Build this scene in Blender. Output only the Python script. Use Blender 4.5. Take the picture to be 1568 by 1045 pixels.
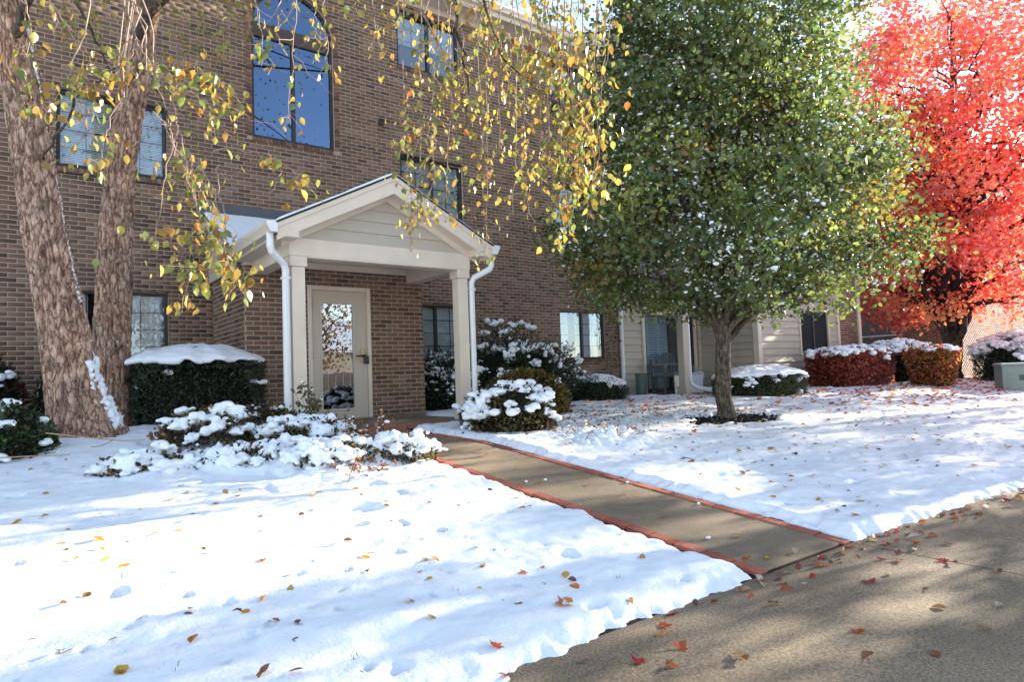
import bpy, math, random
import numpy as np
from mathutils import Matrix, Vector

# ---------------------------------------------------------------- clear
for o in list(bpy.data.objects):
    bpy.data.objects.remove(o)
scene = bpy.context.scene
COL = scene.collection
RNG = np.random.default_rng(11)
random.seed(11)

# ---------------------------------------------------------------- camera
YAW, PIT, ROL = math.radians(37.03), math.radians(3.138), math.radians(-2.102)
fw = Vector((math.sin(YAW) * math.cos(PIT), math.cos(YAW) * math.cos(PIT), math.sin(PIT)))
rt = Vector((math.cos(YAW), -math.sin(YAW), 0))
up = rt.cross(fw)
r2 = math.cos(ROL) * rt + math.sin(ROL) * up
u2 = -math.sin(ROL) * rt + math.cos(ROL) * up
cam_data = bpy.data.cameras.new('camera')
cam_data.sensor_width = 36.0
cam_data.lens = 36.0 * 1006.63 / 1568.0
cam_data.clip_start = 0.05
cam_data.clip_end = 2000
cam = bpy.data.objects.new('camera', cam_data)
COL.objects.link(cam)
CAM = Vector((0, -11.335, 0.58))
M = Matrix(((r2.x, u2.x, -fw.x, CAM.x), (r2.y, u2.y, -fw.y, CAM.y), (r2.z, u2.z, -fw.z, CAM.z), (0, 0, 0, 1)))
cam.matrix_world = M
scene.camera = cam

# ---------------------------------------------------------------- sky, sun, exposure
SUN_AZ, SUN_EL = math.radians(96.0), math.radians(13.5)     # azimuth from +Y towards +X
world = bpy.data.worlds.new('World')
scene.world = world
world.use_nodes = True
wn = world.node_tree
wn.nodes.clear()
w_out = wn.nodes.new('ShaderNodeOutputWorld')
w_bg = wn.nodes.new('ShaderNodeBackground')
w_sky = wn.nodes.new('ShaderNodeTexSky')
w_sky.sky_type = 'NISHITA'
w_sky.sun_disc = False
w_sky.sun_elevation = SUN_EL
w_sky.sun_rotation = SUN_AZ
w_sky.altitude = 200
w_sky.air_density = 1.0
w_sky.dust_density = 0.1
w_sky.ozone_density = 1.5
w_bg.inputs['Strength'].default_value = 0.11
w_hs = wn.nodes.new('ShaderNodeHueSaturation')
w_hs.inputs['Saturation'].default_value = 0.78
wn.links.new(w_sky.outputs['Color'], w_hs.inputs['Color'])
wn.links.new(w_hs.outputs['Color'], w_bg.inputs['Color'])
wn.links.new(w_bg.outputs['Background'], w_out.inputs['Surface'])

sun_d = bpy.data.lights.new('sun', 'SUN')
sun_d.energy = 5.0
sun_d.angle = math.radians(0.53)
sun_d.color = (1.0, 0.92, 0.79)
sun = bpy.data.objects.new('sun', sun_d)
COL.objects.link(sun)
S_DIR = Vector((math.sin(SUN_AZ) * math.cos(SUN_EL), math.cos(SUN_AZ) * math.cos(SUN_EL), math.sin(SUN_EL)))
sun.rotation_euler = (-S_DIR).to_track_quat('-Z', 'Y').to_euler()
sun.location = S_DIR * 60

scene.render.engine = 'CYCLES'
scene.view_settings.view_transform = 'Standard'
scene.view_settings.look = 'None'
scene.view_settings.gamma = 1
scene.view_settings.use_curve_mapping = False
scene.view_settings.exposure = 2.3
scene.cycles.max_bounces = 5
scene.cycles.diffuse_bounces = 3
scene.cycles.glossy_bounces = 3
scene.cycles.transmission_bounces = 4
scene.cycles.transparent_max_bounces = 8

# ================================================================ helpers
def link(o):
    COL.objects.link(o)
    return o

def parent(o, p):
    if p is not None:
        o.parent = p
        o.matrix_parent_inverse = p_world(p).inverted()
    return o

def p_world(p):
    m = Matrix.Translation(p.location)
    if p.rotation_euler[2]:
        m = m @ Matrix.Rotation(p.rotation_euler[2], 4, 'Z')
    if p.parent is not None and False:
        pass
    return m

def tag(o, label=None, cat=None, group=None, kind=None):
    if label: o['label'] = label
    if cat: o['category'] = cat
    if group: o['group'] = group
    if kind: o['kind'] = kind
    return o

def empty(name, loc, label=None, cat=None, group=None):
    o = bpy.data.objects.new(name, None)
    o.location = loc
    o.empty_display_size = 0.2
    link(o)
    return tag(o, label, cat, group)

def mesh_np(name, V, F, mat=None, par=None, smooth=False, col=None, kind=None):
    """V (n,3) floats, F (m,k) ints or list of such arrays, one mesh object in world coordinates"""
    V = np.asarray(V, dtype=np.float32).reshape(-1, 3)
    Fs = F if isinstance(F, list) else [F]
    Fs = [np.asarray(f, dtype=np.int32) for f in Fs if len(f)]
    me = bpy.data.meshes.new(name)
    me.vertices.add(len(V))
    me.vertices.foreach_set('co', V.ravel())
    li = np.concatenate([f.ravel() for f in Fs])
    tot = np.concatenate([np.full(len(f), f.shape[1], dtype=np.int32) for f in Fs])
    st = np.concatenate([[0], np.cumsum(tot)[:-1]]).astype(np.int32)
    me.loops.add(len(li))
    me.loops.foreach_set('vertex_index', li)
    me.polygons.add(len(tot))
    me.polygons.foreach_set('loop_start', st)
    me.polygons.foreach_set('loop_total', tot)
    if smooth:
        me.polygons.foreach_set('use_smooth', np.ones(len(tot), dtype=bool))
    me.update(calc_edges=True)
    if col is not None:
        c = np.ones((len(V), 4), dtype=np.float32)
        c[:, :3] = col
        a = me.color_attributes.new('Col', 'FLOAT_COLOR', 'POINT')
        a.data.foreach_set('color', c.ravel())
    if mat is not None:
        me.materials.append(mat)
    o = link(bpy.data.objects.new(name, me))
    parent(o, par)
    if kind: o['kind'] = kind
    return o

class MB:
    """collects boxes, prisms and tubes into one mesh"""
    def __init__(s):
        s.v, s.f = [], []
    def add(s, v, f):
        b = len(s.v)
        s.v += [tuple(p) for p in v]
        s.f += [tuple(i + b for i in q) for q in f]
        return s
    def box(s, x0, x1, y0, y1, z0, z1):
        if x0 > x1: x0, x1 = x1, x0
        if y0 > y1: y0, y1 = y1, y0
        if z0 > z1: z0, z1 = z1, z0
        return s.add([(x0, y0, z0), (x1, y0, z0), (x1, y1, z0), (x0, y1, z0), (x0, y0, z1), (x1, y0, z1), (x1, y1, z1), (x0, y1, z1)],
                     [(0, 3, 2, 1), (4, 5, 6, 7), (0, 1, 5, 4), (1, 2, 6, 5), (2, 3, 7, 6), (3, 0, 4, 7)])
    def prism_y(s, poly, y0, y1):
        """poly of (x,z) counter-clockwise seen from -y, extruded along y"""
        n = len(poly)
        v = [(x, y0, z) for x, z in poly] + [(x, y1, z) for x, z in poly]
        f = [tuple(range(n)), tuple(reversed(range(n, 2 * n)))]
        for i in range(n):
            j = (i + 1) % n
            f.append((i, i + n, j + n, j))
        return s.add(v, f)
    def prism_x(s, poly, x0, x1):
        n = len(poly)
        v = [(x0, y, z) for y, z in poly] + [(x1, y, z) for y, z in poly]
        f = [tuple(reversed(range(n))), tuple(range(n, 2 * n))]
        for i in range(n):
            j = (i + 1) % n
            f.append((i, j, j + n, i + n))
        return s.add(v, f)
    def tube(s, pts, rad, n=8, cap=True):
        V, F = tube_np(np.array(pts, float), np.array(rad, float) if hasattr(rad, '__len__') else np.full(len(pts), rad), n)
        s.add(V, F.tolist())
        if cap:
            b = len(s.v) - len(V)
            s.f.append(tuple(b + i for i in reversed(range(n))))
            s.f.append(tuple(b + len(V) - n + i for i in range(n)))
        return s
    def build(s, name, mat, par=None, bevel=0, smooth=False, kind=None, label=None):
        me = bpy.data.meshes.new(name)
        me.from_pydata(s.v, [], s.f)
        me.update()
        if smooth:
            me.polygons.foreach_set('use_smooth', [True] * len(me.polygons))
        me.materials.append(mat)
        o = link(bpy.data.objects.new(name, me))
        parent(o, par)
        if bevel:
            m = o.modifiers.new('bevel', 'BEVEL')
            m.width = bevel
            m.segments = 1
            m.limit_method = 'ANGLE'
        if kind: o['kind'] = kind
        if label: o['label'] = label
        return o

def tube_np(P, R, n=8):
    P = np.asarray(P, float)
    k = len(P)
    T = np.gradient(P, axis=0)
    T /= np.linalg.norm(T, axis=1)[:, None] + 1e-9
    ref = np.array([0.31, 0.95, 0.05]) if abs(T[0, 2]) > 0.6 else np.array([0, 0, 1.0])
    A = np.cross(T, ref); A /= np.linalg.norm(A, axis=1)[:, None] + 1e-9
    B = np.cross(T, A)
    th = np.linspace(0, 2 * np.pi, n, endpoint=False)
    V = P[:, None, :] + R[:, None, None] * (np.cos(th)[None, :, None] * A[:, None, :] + np.sin(th)[None, :, None] * B[:, None, :])
    idx = np.arange(k * n).reshape(k, n)
    a = idx[:-1]; b = idx[1:]
    F = np.stack([a, b, np.roll(b, -1, 1), np.roll(a, -1, 1)], -1).reshape(-1, 4)
    return V.reshape(-1, 3), F

class Arr:
    """accumulates vertex / face arrays"""
    def __init__(s): s.V, s.F, s.C, s.n = [], [], [], 0
    def add(s, V, F, C=None):
        s.V.append(V); s.F.append(np.asarray(F) + s.n); s.n += len(V)
        if C is not None: s.C.append(C)
    def build(s, name, mat, par=None, smooth=True, kind=None):
        by = {}
        for f in s.F: by.setdefault(f.shape[1], []).append(f)
        return mesh_np(name, np.concatenate(s.V), [np.concatenate(v) for v in by.values()], mat, par, smooth,
                       np.concatenate(s.C) if s.C else None, kind)

# value noise -----------------------------------------------------
_T = np.random.default_rng(5).random((256, 256))
def vnoise(x, y):
    x = np.asarray(x, float); y = np.asarray(y, float)
    xi = np.floor(x).astype(int); yi = np.floor(y).astype(int)
    fx = x - xi; fy = y - yi
    fx = fx * fx * (3 - 2 * fx); fy = fy * fy * (3 - 2 * fy)
    a = _T[xi & 255, yi & 255]; b = _T[(xi + 1) & 255, yi & 255]
    c = _T[xi & 255, (yi + 1) & 255]; d = _T[(xi + 1) & 255, (yi + 1) & 255]
    return (a * (1 - fx) + b * fx) * (1 - fy) + (c * (1 - fx) + d * fx) * fy - 0.5
def fbm(x, y, o=4):
    s = 0; a = 1.0
    for i in range(o):
        s = s + a * vnoise(x * 2 ** i + 17.3 * i, y * 2 ** i - 9.1 * i); a *= 0.5
    return s
def sstep(a, b, x):
    t = np.clip((x - a) / (b - a), 0, 1)
    return t * t * (3 - 2 * t)

# ================================================================ materials
class NT:
    def __init__(s, name):
        s.m = bpy.data.materials.new(name)
        s.m.use_nodes = True
        s.t = s.m.node_tree
        s.t.nodes.clear()
        s.out = s.t.nodes.new('ShaderNodeOutputMaterial')
    def n(s, typ, **kw):
        nd = s.t.nodes.new(typ)
        for k, v in kw.items():
            if k in nd.inputs.keys(): nd.inputs[k].default_value = v
            else: setattr(nd, k, v)
        return nd
    def l(s, a, b): s.t.links.new(a, b)
    def noise(s, scale, detail=4, rough=0.55, coord='Object', dist=0.0):
        tc = s.n('ShaderNodeTexCoord')
        nz = s.n('ShaderNodeTexNoise')
        nz.inputs['Scale'].default_value = scale
        nz.inputs['Detail'].default_value = detail
        nz.inputs['Roughness'].default_value = rough
        nz.inputs['Distortion'].default_value = dist
        s.l(tc.outputs[coord], nz.inputs['Vector'])
        return nz.outputs['Fac']
    def ramp(s, fac, stops):
        r = s.n('ShaderNodeValToRGB')
        e = r.color_ramp.elements
        while len(e) < len(stops): e.new(0.5)
        for i, (p, c) in enumerate(stops):
            e[i].position = p
            e[i].color = (*c, 1) if len(c) == 3 else c
        s.l(fac, r.inputs['Fac'])
        return r.outputs['Color']
    def mix(s, fac, a, b, mode='MIX'):
        m = s.n('ShaderNodeMix', data_type='RGBA', blend_type=mode)
        for sock, v in ((m.inputs['Factor'], fac), (m.inputs['A'], a), (m.inputs['B'], b)):
            pass
        ins = [i for i in m.inputs if i.type == 'RGBA']
        fin = m.inputs[0]
        def put(sock, v):
            if hasattr(v, 'is_linked'): s.l(v, sock)
            elif isinstance(v, (int, float)): sock.default_value = v
            else: sock.default_value = (*v, 1)
        put(fin, fac); put(ins[0], a); put(ins[1], b)
        return [o for o in m.outputs if o.type == 'RGBA'][0]
    def bsdf(s, col, rough=0.7, spec=0.3, bump=None, bstr=0.2, bdist=0.01):
        b = s.n('ShaderNodeBsdfPrincipled')
        if hasattr(col, 'is_linked'): s.l(col, b.inputs['Base Color'])
        else: b.inputs['Base Color'].default_value = (*col, 1)
        b.inputs['Roughness'].default_value = rough
        b.inputs['Specular IOR Level'].default_value = spec
        if bump is not None:
            bp = s.n('ShaderNodeBump')
            bp.inputs['Strength'].default_value = bstr
            bp.inputs['Distance'].default_value = bdist
            s.l(bump, bp.inputs['Height'])
            s.l(bp.outputs['Normal'], b.inputs['Normal'])
        return b
    def done(s, b):
        s.l(b.outputs[0], s.out.inputs['Surface'])
        return s.m

def m_plain(name, col, rough=0.6, var=0.12, scale=6, bump=0.1, spec=0.3, bdist=0.004):
    t = NT(name)
    f = t.noise(scale, 5)
    f2 = t.noise(scale * 9, 3)
    lo = tuple(max(0, c * (1 - var)) for c in col); hi = tuple(min(1, c * (1 + var)) for c in col)
    c = t.ramp(f, [(0.3, lo), (0.7, hi)])
    return t.done(t.bsdf(c, rough, spec, f2, bump, bdist))

def m_brick(name, stops, mort=False):
    t = NT(name)
    oi = t.n('ShaderNodeObjectInfo'); ge = t.n('ShaderNodeNewGeometry')
    a = t.n('ShaderNodeMath', operation='MULTIPLY_ADD')
    a.inputs[1].default_value = 7.13
    t.l(oi.outputs['Random'], a.inputs[0]); t.l(ge.outputs['Random Per Island'], a.inputs[2])
    fr = t.n('ShaderNodeMath', operation='FRACT')
    t.l(a.outputs[0], fr.inputs[0])
    c = t.ramp(fr.outputs[0], stops)
    n1 = t.noise(35, 4, 0.65); n2 = t.noise(160, 3, 0.7); n3 = t.noise(0.7, 3)
    c = t.mix(0.55, c, t.ramp(n1, [(0.25, (0.35, 0.33, 0.33)), (0.75, (0.65, 0.62, 0.6))]), 'OVERLAY')
    c = t.mix(0.6, c, t.ramp(n3, [(0.3, (0.36, 0.36, 0.37)), (0.7, (0.62, 0.6, 0.57))]), 'OVERLAY')
    return t.done(t.bsdf(c, 0.85, 0.2, n2, 0.35, 0.004))

M_BRICK = m_brick('brown_brick', [(0.0, (0.090, 0.060, 0.047)), (0.1, (0.112, 0.072, 0.053)), (0.3, (0.152, 0.092, 0.067)), (0.6, (0.180, 0.108, 0.077)), (0.85, (0.205, 0.128, 0.092)), (1.0, (0.235, 0.16, 0.12))])
M_BRICKR = m_brick('red_brown_brick', [(0.0, (0.10, 0.055, 0.045)), (0.5, (0.19, 0.10, 0.075)), (1.0, (0.24, 0.14, 0.10))])
M_MORTAR = m_plain('mortar', (0.40, 0.315, 0.25), 0.95, 0.15, 9, 0.3, 0.1)
M_PAINT = m_plain('beige_paint', (0.67, 0.56, 0.455), 0.55, 0.075, 2.2, 0.12)
M_SIDING = m_plain('tan_siding', (0.47, 0.40, 0.325), 0.55, 0.05, 2, 0.06)
M_SIDINGD = m_plain('grey_siding', (0.16, 0.155, 0.15), 0.6, 0.06, 2, 0.06)
M_CREAM = m_plain('cream_siding', (0.70, 0.62, 0.48), 0.6, 0.06, 1, 0.06)
M_WHITE = m_plain('white_metal', (0.74, 0.72, 0.72), 0.4, 0.03, 4, 0.03, 0.4)
M_BRONZE = m_plain('dark_bronze', (0.035, 0.033, 0.033), 0.45, 0.15, 8, 0.03)
M_BROWNP = m_plain('brown_panel', (0.075, 0.05, 0.045), 0.6, 0.1, 5, 0.05)
M_DOOR = m_plain('door_paint', (0.53, 0.45, 0.37), 0.45, 0.03, 2, 0.03)
M_FLASH = m_plain('grey_flashing', (0.09, 0.095, 0.105), 0.6, 0.1, 3, 0.05)
M_SHINGLE = m_plain('shingle', (0.03, 0.03, 0.034), 0.9, 0.3, 40, 0.5)
M_BLACK = m_plain('black_metal', (0.012, 0.013, 0.016), 0.4, 0.1, 8, 0.02, 0.5)
M_BRASS = m_plain('brass', (0.5, 0.36, 0.14), 0.35, 0.1, 8, 0.02, 0.6)
M_DARK = m_plain('dark_interior', (0.02, 0.021, 0.024), 0.9, 0.2, 2, 0)
M_BLIND = m_plain('blind_slat', (0.74, 0.74, 0.70), 0.6, 0.04, 3, 0)
M_CURTAIN = m_plain('curtain', (0.72, 0.72, 0.74), 0.8, 0.06, 3, 0.1)
M_SHUTTER = m_plain('shutter_blue_grey', (0.33, 0.43, 0.46), 0.5, 0.05, 3, 0)
M_BENCH = m_plain('bench_grey_wood', (0.12, 0.13, 0.135), 0.7, 0.15, 12, 0.2)
M_CLOTH = m_plain('cloth', (0.60, 0.55, 0.48), 0.9, 0.06, 6, 0.15)
M_CLOTHW = m_plain('cloth_white', (0.42, 0.42, 0.46), 0.9, 0.06, 6, 0.15)
M_BIN = m_plain('bin_green', (0.10, 0.13, 0.11), 0.5, 0.1, 6, 0.04)
M_BOX = m_plain('utility_green', (0.22, 0.26, 0.235), 0.5, 0.07, 5, 0.04)
M_SOIL = m_plain('soil', (0.035, 0.026, 0.02), 1.0, 0.5, 14, 0.8, 0.1, 0.03)
M_MULCH = m_plain('mulch', (0.022, 0.017, 0.014), 1.0, 0.5, 40, 1.0, 0.1, 0.03)
M_TWIG = m_plain('twig', (0.24, 0.17, 0.13), 0.8, 0.3, 20, 0.2)
M_STRAW = m_plain('straw_twig', (0.38, 0.24, 0.12), 0.8, 0.2, 20, 0.2)
M_FENCE = m_plain('weathered_fence', (0.20, 0.16, 0.13), 0.9, 0.2, 5, 0.2)

def m_snow(name, fine=60):
    t = NT(name)
    a = t.noise(fine, 5, 0.6); b = t.noise(7, 4)
    h = t.n('ShaderNodeMath', operation='MULTIPLY_ADD'); h.inputs[1].default_value = 0.35
    t.l(a, h.inputs[0]); t.l(b, h.inputs[2])
    c = t.ramp(b, [(0.3, (0.80, 0.82, 0.87)), (0.7, (0.87, 0.885, 0.92))])
    s = t.bsdf(c, 0.55, 0.25, h.outputs[0], 0.5, 0.025)
    s.inputs['Subsurface Weight'].default_value = 0.0
    return t.done(s)
M_SNOW = m_snow('snow')
M_SNOWC = m_snow('snow_clump', 90)

def m_leaf(name, transl=0.45, gloss=0.06, rough=0.4):
    t = NT(name)
    at = t.n('ShaderNodeAttribute', attribute_name='Col')
    nz = t.noise(60, 2)
    c = t.mix(0.3, at.outputs['Color'], t.ramp(nz, [(0.3, (0.35, 0.35, 0.35)), (0.7, (0.65, 0.65, 0.65))]), 'OVERLAY')
    d = t.n('ShaderNodeBsdfDiffuse'); tr = t.n('ShaderNodeBsdfTranslucent'); g = t.n('ShaderNodeBsdfGlossy')
    g.inputs['Roughness'].default_value = rough
    g.inputs['Color'].default_value = (0.9, 0.9, 0.9, 1)
    t.l(c, d.inputs['Color']); t.l(c, tr.inputs['Color'])
    m1 = t.n('ShaderNodeMixShader'); m1.inputs[0].default_value = transl
    m2 = t.n('ShaderNodeMixShader'); m2.inputs[0].default_value = gloss
    t.l(d.outputs[0], m1.inputs[1]); t.l(tr.outputs[0], m1.inputs[2])
    t.l(m1.outputs[0], m2.inputs[1]); t.l(g.outputs[0], m2.inputs[2])
    return t.done(m2)
M_LEAF = m_leaf('leaf', 0.42, 0.02)
M_LEAFT = m_leaf('thin_leaf', 0.5, 0.04)
M_LEAFP = m_leaf('pear_leaf', 0.5, 0.05, 0.35)
M_LEAFM = m_leaf('maple_leaf', 0.55, 0.09, 0.55)
M_NEEDLE = m_leaf('evergreen_leaf', 0.12, 0.04, 0.5)

def m_bark(name, lo, mid, hi, sc=9, bs=0.9, bd=0.03):
    t = NT(name)
    tc = t.n('ShaderNodeTexCoord'); mp = t.n('ShaderNodeMapping')
    mp.inputs['Scale'].default_value = (1, 1, 0.36)
    t.l(tc.outputs['Object'], mp.inputs['Vector'])
    n1 = t.n('ShaderNodeTexNoise'); n1.inputs['Scale'].default_value = sc; n1.inputs['Detail'].default_value = 7; n1.inputs['Roughness'].default_value = 0.65; n1.inputs['Distortion'].default_value = 1.4
    t.l(mp.outputs[0], n1.inputs['Vector'])
    vo = t.n('ShaderNodeTexVoronoi', feature='DISTANCE_TO_EDGE'); vo.inputs['Scale'].default_value = sc * .95
    n2 = t.noise(2.2, 3)
    nf = t.noise(85, 4, 0.7)
    c = t.ramp(n1.outputs['Fac'], [(0.34, lo), (0.5, mid), (0.68, hi)])
    c = t.mix(0.6, c, t.ramp(nf, [(0.3, (0.30, 0.29, 0.28)), (0.7, (0.70, 0.68, 0.66))]), 'OVERLAY')
    c = t.mix(0.5, c, t.ramp(n2, [(0.35, (0.38, 0.40, 0.42)), (0.65, (0.62, 0.52, 0.46))]), 'OVERLAY')
    wv = t.n('ShaderNodeMix', data_type='RGBA', blend_type='ADD')
    wv.inputs[0].default_value = 0.12
    vin = [q for q in wv.inputs if q.type == 'RGBA']
    t.l(mp.outputs[0], vin[0]); t.l(n1.outputs['Color'], vin[1])
    t.l([q for q in wv.outputs if q.type == 'RGBA'][0], vo.inputs['Vector'])
    c = t.mix(1.0, c, t.ramp(vo.outputs['Distance'], [(0.0, (0.24, 0.21, 0.20)), (0.06, (0.66, 0.62, 0.60)), (0.13, (1, 1, 1))]), 'MULTIPLY')
    ml = t.n('ShaderNodeMath', operation='MINIMUM'); ml.inputs[1].default_value = 0.16
    t.l(vo.outputs['Distance'], ml.inputs[0])
    h = t.n('ShaderNodeMath', operation='MULTIPLY_ADD'); h.inputs[1].default_value = 2.2
    t.l(ml.outputs[0], h.inputs[0]); t.l(n1.outputs['Fac'], h.inputs[2])
    return t.done(t.bsdf(c, 0.9, 0.15, h.outputs[0], bs, bd))
M_BARKB = m_bark('reddish_flaky_bark', (0.19, 0.125, 0.095), (0.46, 0.30, 0.225), (0.68, 0.49, 0.375), 17, 0.8, 0.02)
M_BARKP = m_bark('grey_brown_bark', (0.05, 0.042, 0.034), (0.13, 0.105, 0.085), (0.21, 0.175, 0.14), 16, 0.6, 0.015)
M_BARKM = m_bark('dark_bark', (0.02, 0.016, 0.015), (0.05, 0.038, 0.034), (0.10, 0.08, 0.07), 10, 0.7, 0.02)

def m_concrete(name, base, speck, sc=90):
    t = NT(name)
    a = t.noise(sc, 3, 0.8); b = t.noise(1.3, 4); c2 = t.noise(sc * 2.6, 2, 0.8); d = t.noise(6, 5, 0.7)
    c = t.ramp(b, [(0.28, tuple(x * 0.66 for x in base)), (0.72, tuple(x * 1.15 for x in base))])
    c = t.mix(0.5, c, t.ramp(d, [(0.3, (0.40, 0.39, 0.38)), (0.7, (0.6, 0.6, 0.6))]), 'OVERLAY')
    c = t.mix(speck, c, t.ramp(a, [(0.36, (0.08, 0.07, 0.06)), (0.5, (0.5, 0.5, 0.5)), (0.66, (0.95, 0.9, 0.82))]), 'OVERLAY')
    return t.done(t.bsdf(c, 0.85, 0.25, c2, 0.35, 0.006))
M_ROAD = m_concrete('exposed_aggregate', (0.25, 0.19, 0.128), 0.6, 85)
M_WALK = m_concrete('walk_concrete', (0.25, 0.19, 0.13), 0.35, 120)
M_PAVER = m_brick('red_paver', [(0.0, (0.26, 0.085, 0.06)), (0.5, (0.36, 0.115, 0.075)), (1.0, (0.44, 0.16, 0.10))])

def m_glass(name, tint=(0.92, 0.95, 0.97), base=0.10, ior=1.5, refl=(.74, .82, .95)):
    t = NT(name)
    lw = t.n('ShaderNodeLayerWeight'); lw.inputs['Blend'].default_value = 0.5
    fr = t.n('ShaderNodeMath', operation='POWER'); fr.inputs[1].default_value = 3.2
    t.l(lw.outputs['Facing'], fr.inputs[0])
    ad = t.n('ShaderNodeMath', operation='ADD', use_clamp=True); ad.inputs[1].default_value = base
    t.l(fr.outputs[0], ad.inputs[0])
    g = t.n('ShaderNodeBsdfGlossy'); g.inputs['Roughness'].default_value = 0.0; g.inputs['Color'].default_value = (*refl, 1)
    nz = t.noise(1.6, 2); bp = t.n('ShaderNodeBump'); bp.inputs['Strength'].default_value = 0.02; bp.inputs['Distance'].default_value = 0.03
    t.l(nz, bp.inputs['Height']); t.l(bp.outputs['Normal'], g.inputs['Normal'])
    tr = t.n('ShaderNodeBsdfTransparent'); tr.inputs['Color'].default_value = (*tint, 1)
    m = t.n('ShaderNodeMixShader')
    t.l(ad.outputs[0], m.inputs[0]); t.l(tr.outputs[0], m.inputs[1]); t.l(g.outputs[0], m.inputs[2])
    return t.done(m)
M_GLASS = m_glass('window_glass')
M_GLASSD = m_glass('door_glass', (0.4, 0.42, 0.45), 0.35, 1.6, (.95, .96, 1))
M_GLASSA = m_glass('stair_glass', (0.3, 0.35, 0.45), 0.22, 1.55, (.42, .62, .95))

# ================================================================ ground heights
WALK_L, WALK_R = 3.30, 4.36
def gz(x, y):
    x = np.asarray(x, float); y = np.asarray(y, float)
    z = -0.1 * np.clip(-3.4 - y, 0, 5.75)
    z = z + 0.11 * sstep(2.6, 1.9, x) * sstep(-4.6, -3.0, y)
    z = z + 0.10 * sstep(13.5, 18, x) * sstep(-9.0, -5, y) * sstep(-2, -3.2, y) * 0
    return z
def road_edge(x):
    return -9.2 - 0.035 * np.clip(2.5 - x, 0, 9) * 1.6 - 0.05 * np.clip(x - 4.5, 0, 30) - 0.04 * np.clip(x - 7.5, 0, 40) ** 2

def build_ground():
    n = 600.0
    g = mesh_np('ground', [(-n, -n, -0.66), (n, -n, -0.66), (n, n, -0.66), (-n, n, -0.66)], np.array([[0, 1, 2, 3]]), M_SNOW, None, kind='structure')
    # soil sheet under the snow
    xs = np.arange(-8, 32.01, 0.25); ys = np.arange(-9.3, 3.01, 0.25)
    X, Y = np.meshgrid(xs, ys)
    V = np.stack([X, Y, gz(X, Y) - 0.012 + 0.01 * fbm(X * 4, Y * 4)], -1).reshape(-1, 3)
    mesh_np('soil', V, grid_faces(len(ys), len(xs)), M_SOIL, None, True, kind='structure')
    # road: one sheet with shallow joints
    cuts = [-40, -8.3, -4.1, .12, 4.33, 8.55, 12.8, 60]
    road = None
    for a, b in zip(cuts[:-1], cuts[1:]):
        xs = np.linspace(a + .005, b - .005, 24)
        ys = np.concatenate([np.arange(-19, -9.3, 0.25), np.array([-9.3, -9.17, -9.15, -8.9])])
        X, Y = np.meshgrid(xs, ys)
        Z = -0.575 - 0.012 * np.clip(-9.2 - Y, 0, 20) + 0.004 * fbm(X * 1.2, Y * 1.2) - 0.05 * (Y > -9.16)
        e = np.minimum(X - xs[0], xs[-1] - X)
        o = mesh_np('road' if road is None else 'slab', np.stack([X, Y, Z], -1), grid_faces(len(ys), len(xs)), M_ROAD, road, True, kind='structure' if road is None else None)
        road = road or o
    mesh_np('road_bed', [(-40, -19, -.70), (60, -19, -.70), (60, -8.9, -.61), (-40, -8.9, -.61)], np.array([[0, 1, 2, 3]]), M_SOIL, road)

def grid_faces(r, c):
    i = np.arange(r * c).reshape(r, c)
    return np.stack([i[:-1, :-1], i[:-1, 1:], i[1:, 1:], i[1:, :-1]], -1).reshape(-1, 4)

def walk_left(y):      # plan of the walkway edges
    return np.full_like(np.asarray(y, float), WALK_L)
def walk_right(y):
    y = np.asarray(y, float)
    return WALK_R + 0.02 - 0.28 * sstep(-5.2, -4.0, y)

MULCH_C = (8.72, -5.25)
def snow_clear(x, y):
    """signed distance-like value: >0 snow lies, <0 bare"""
    x = np.asarray(x, float); y = np.asarray(y, float)
    nz = 0.06 * fbm(x * 3.1, y * 3.1, 3) + 0.06 * fbm(x * 10, y * 10, 3) + 0.03 * fbm(x * 21, y * 21, 2)
    d_road = y - road_edge(x) + nz
    d_walk = np.maximum(walk_left(y) - x, x - walk_right(y)) + nz * 0.9
    d_walk = np.where(y > -3.4, np.maximum(d_walk, y + 3.4), d_walk)
    px = np.maximum(2.75 - x, x - 5.28); py = np.maximum(-3.66 - y, y + 1.2)
    d_pad = np.maximum(px, py) + nz * 0.5
    d_ves = np.maximum(np.maximum(2.52 - x, x - 5.33), -1.86 - y)
    d_patio = np.maximum(np.maximum(11.95 - x, x - 14.9), -1.75 - y) + nz
    rr = np.hypot((x - MULCH_C[0]) / 1.25, (y - MULCH_C[1]) / 0.62)
    d_mul = (rr - 0.62) * 0.5 + 0.30 * fbm(x * 3.3 + 5, y * 3.3, 3) + 0.12 * fbm(x * 11, y * 11, 2)
    d = np.minimum.reduce([d_road, d_walk, d_pad, d_ves, d_patio, d_mul])
    # thin spots in the shade round the shrub bed on the right
    thin = 0.5 - (np.hypot((x - 7.0) / 2.4, (y + 4.3) / 1.1))
    spot = 0.40 * (fbm(x * 9 + 3, y * 9, 3)) + 0.34
    d = np.where(thin > -0.5, np.minimum(d, spot - 0.10 * np.clip(thin + .3, 0, 1)), d)
    return d

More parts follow.
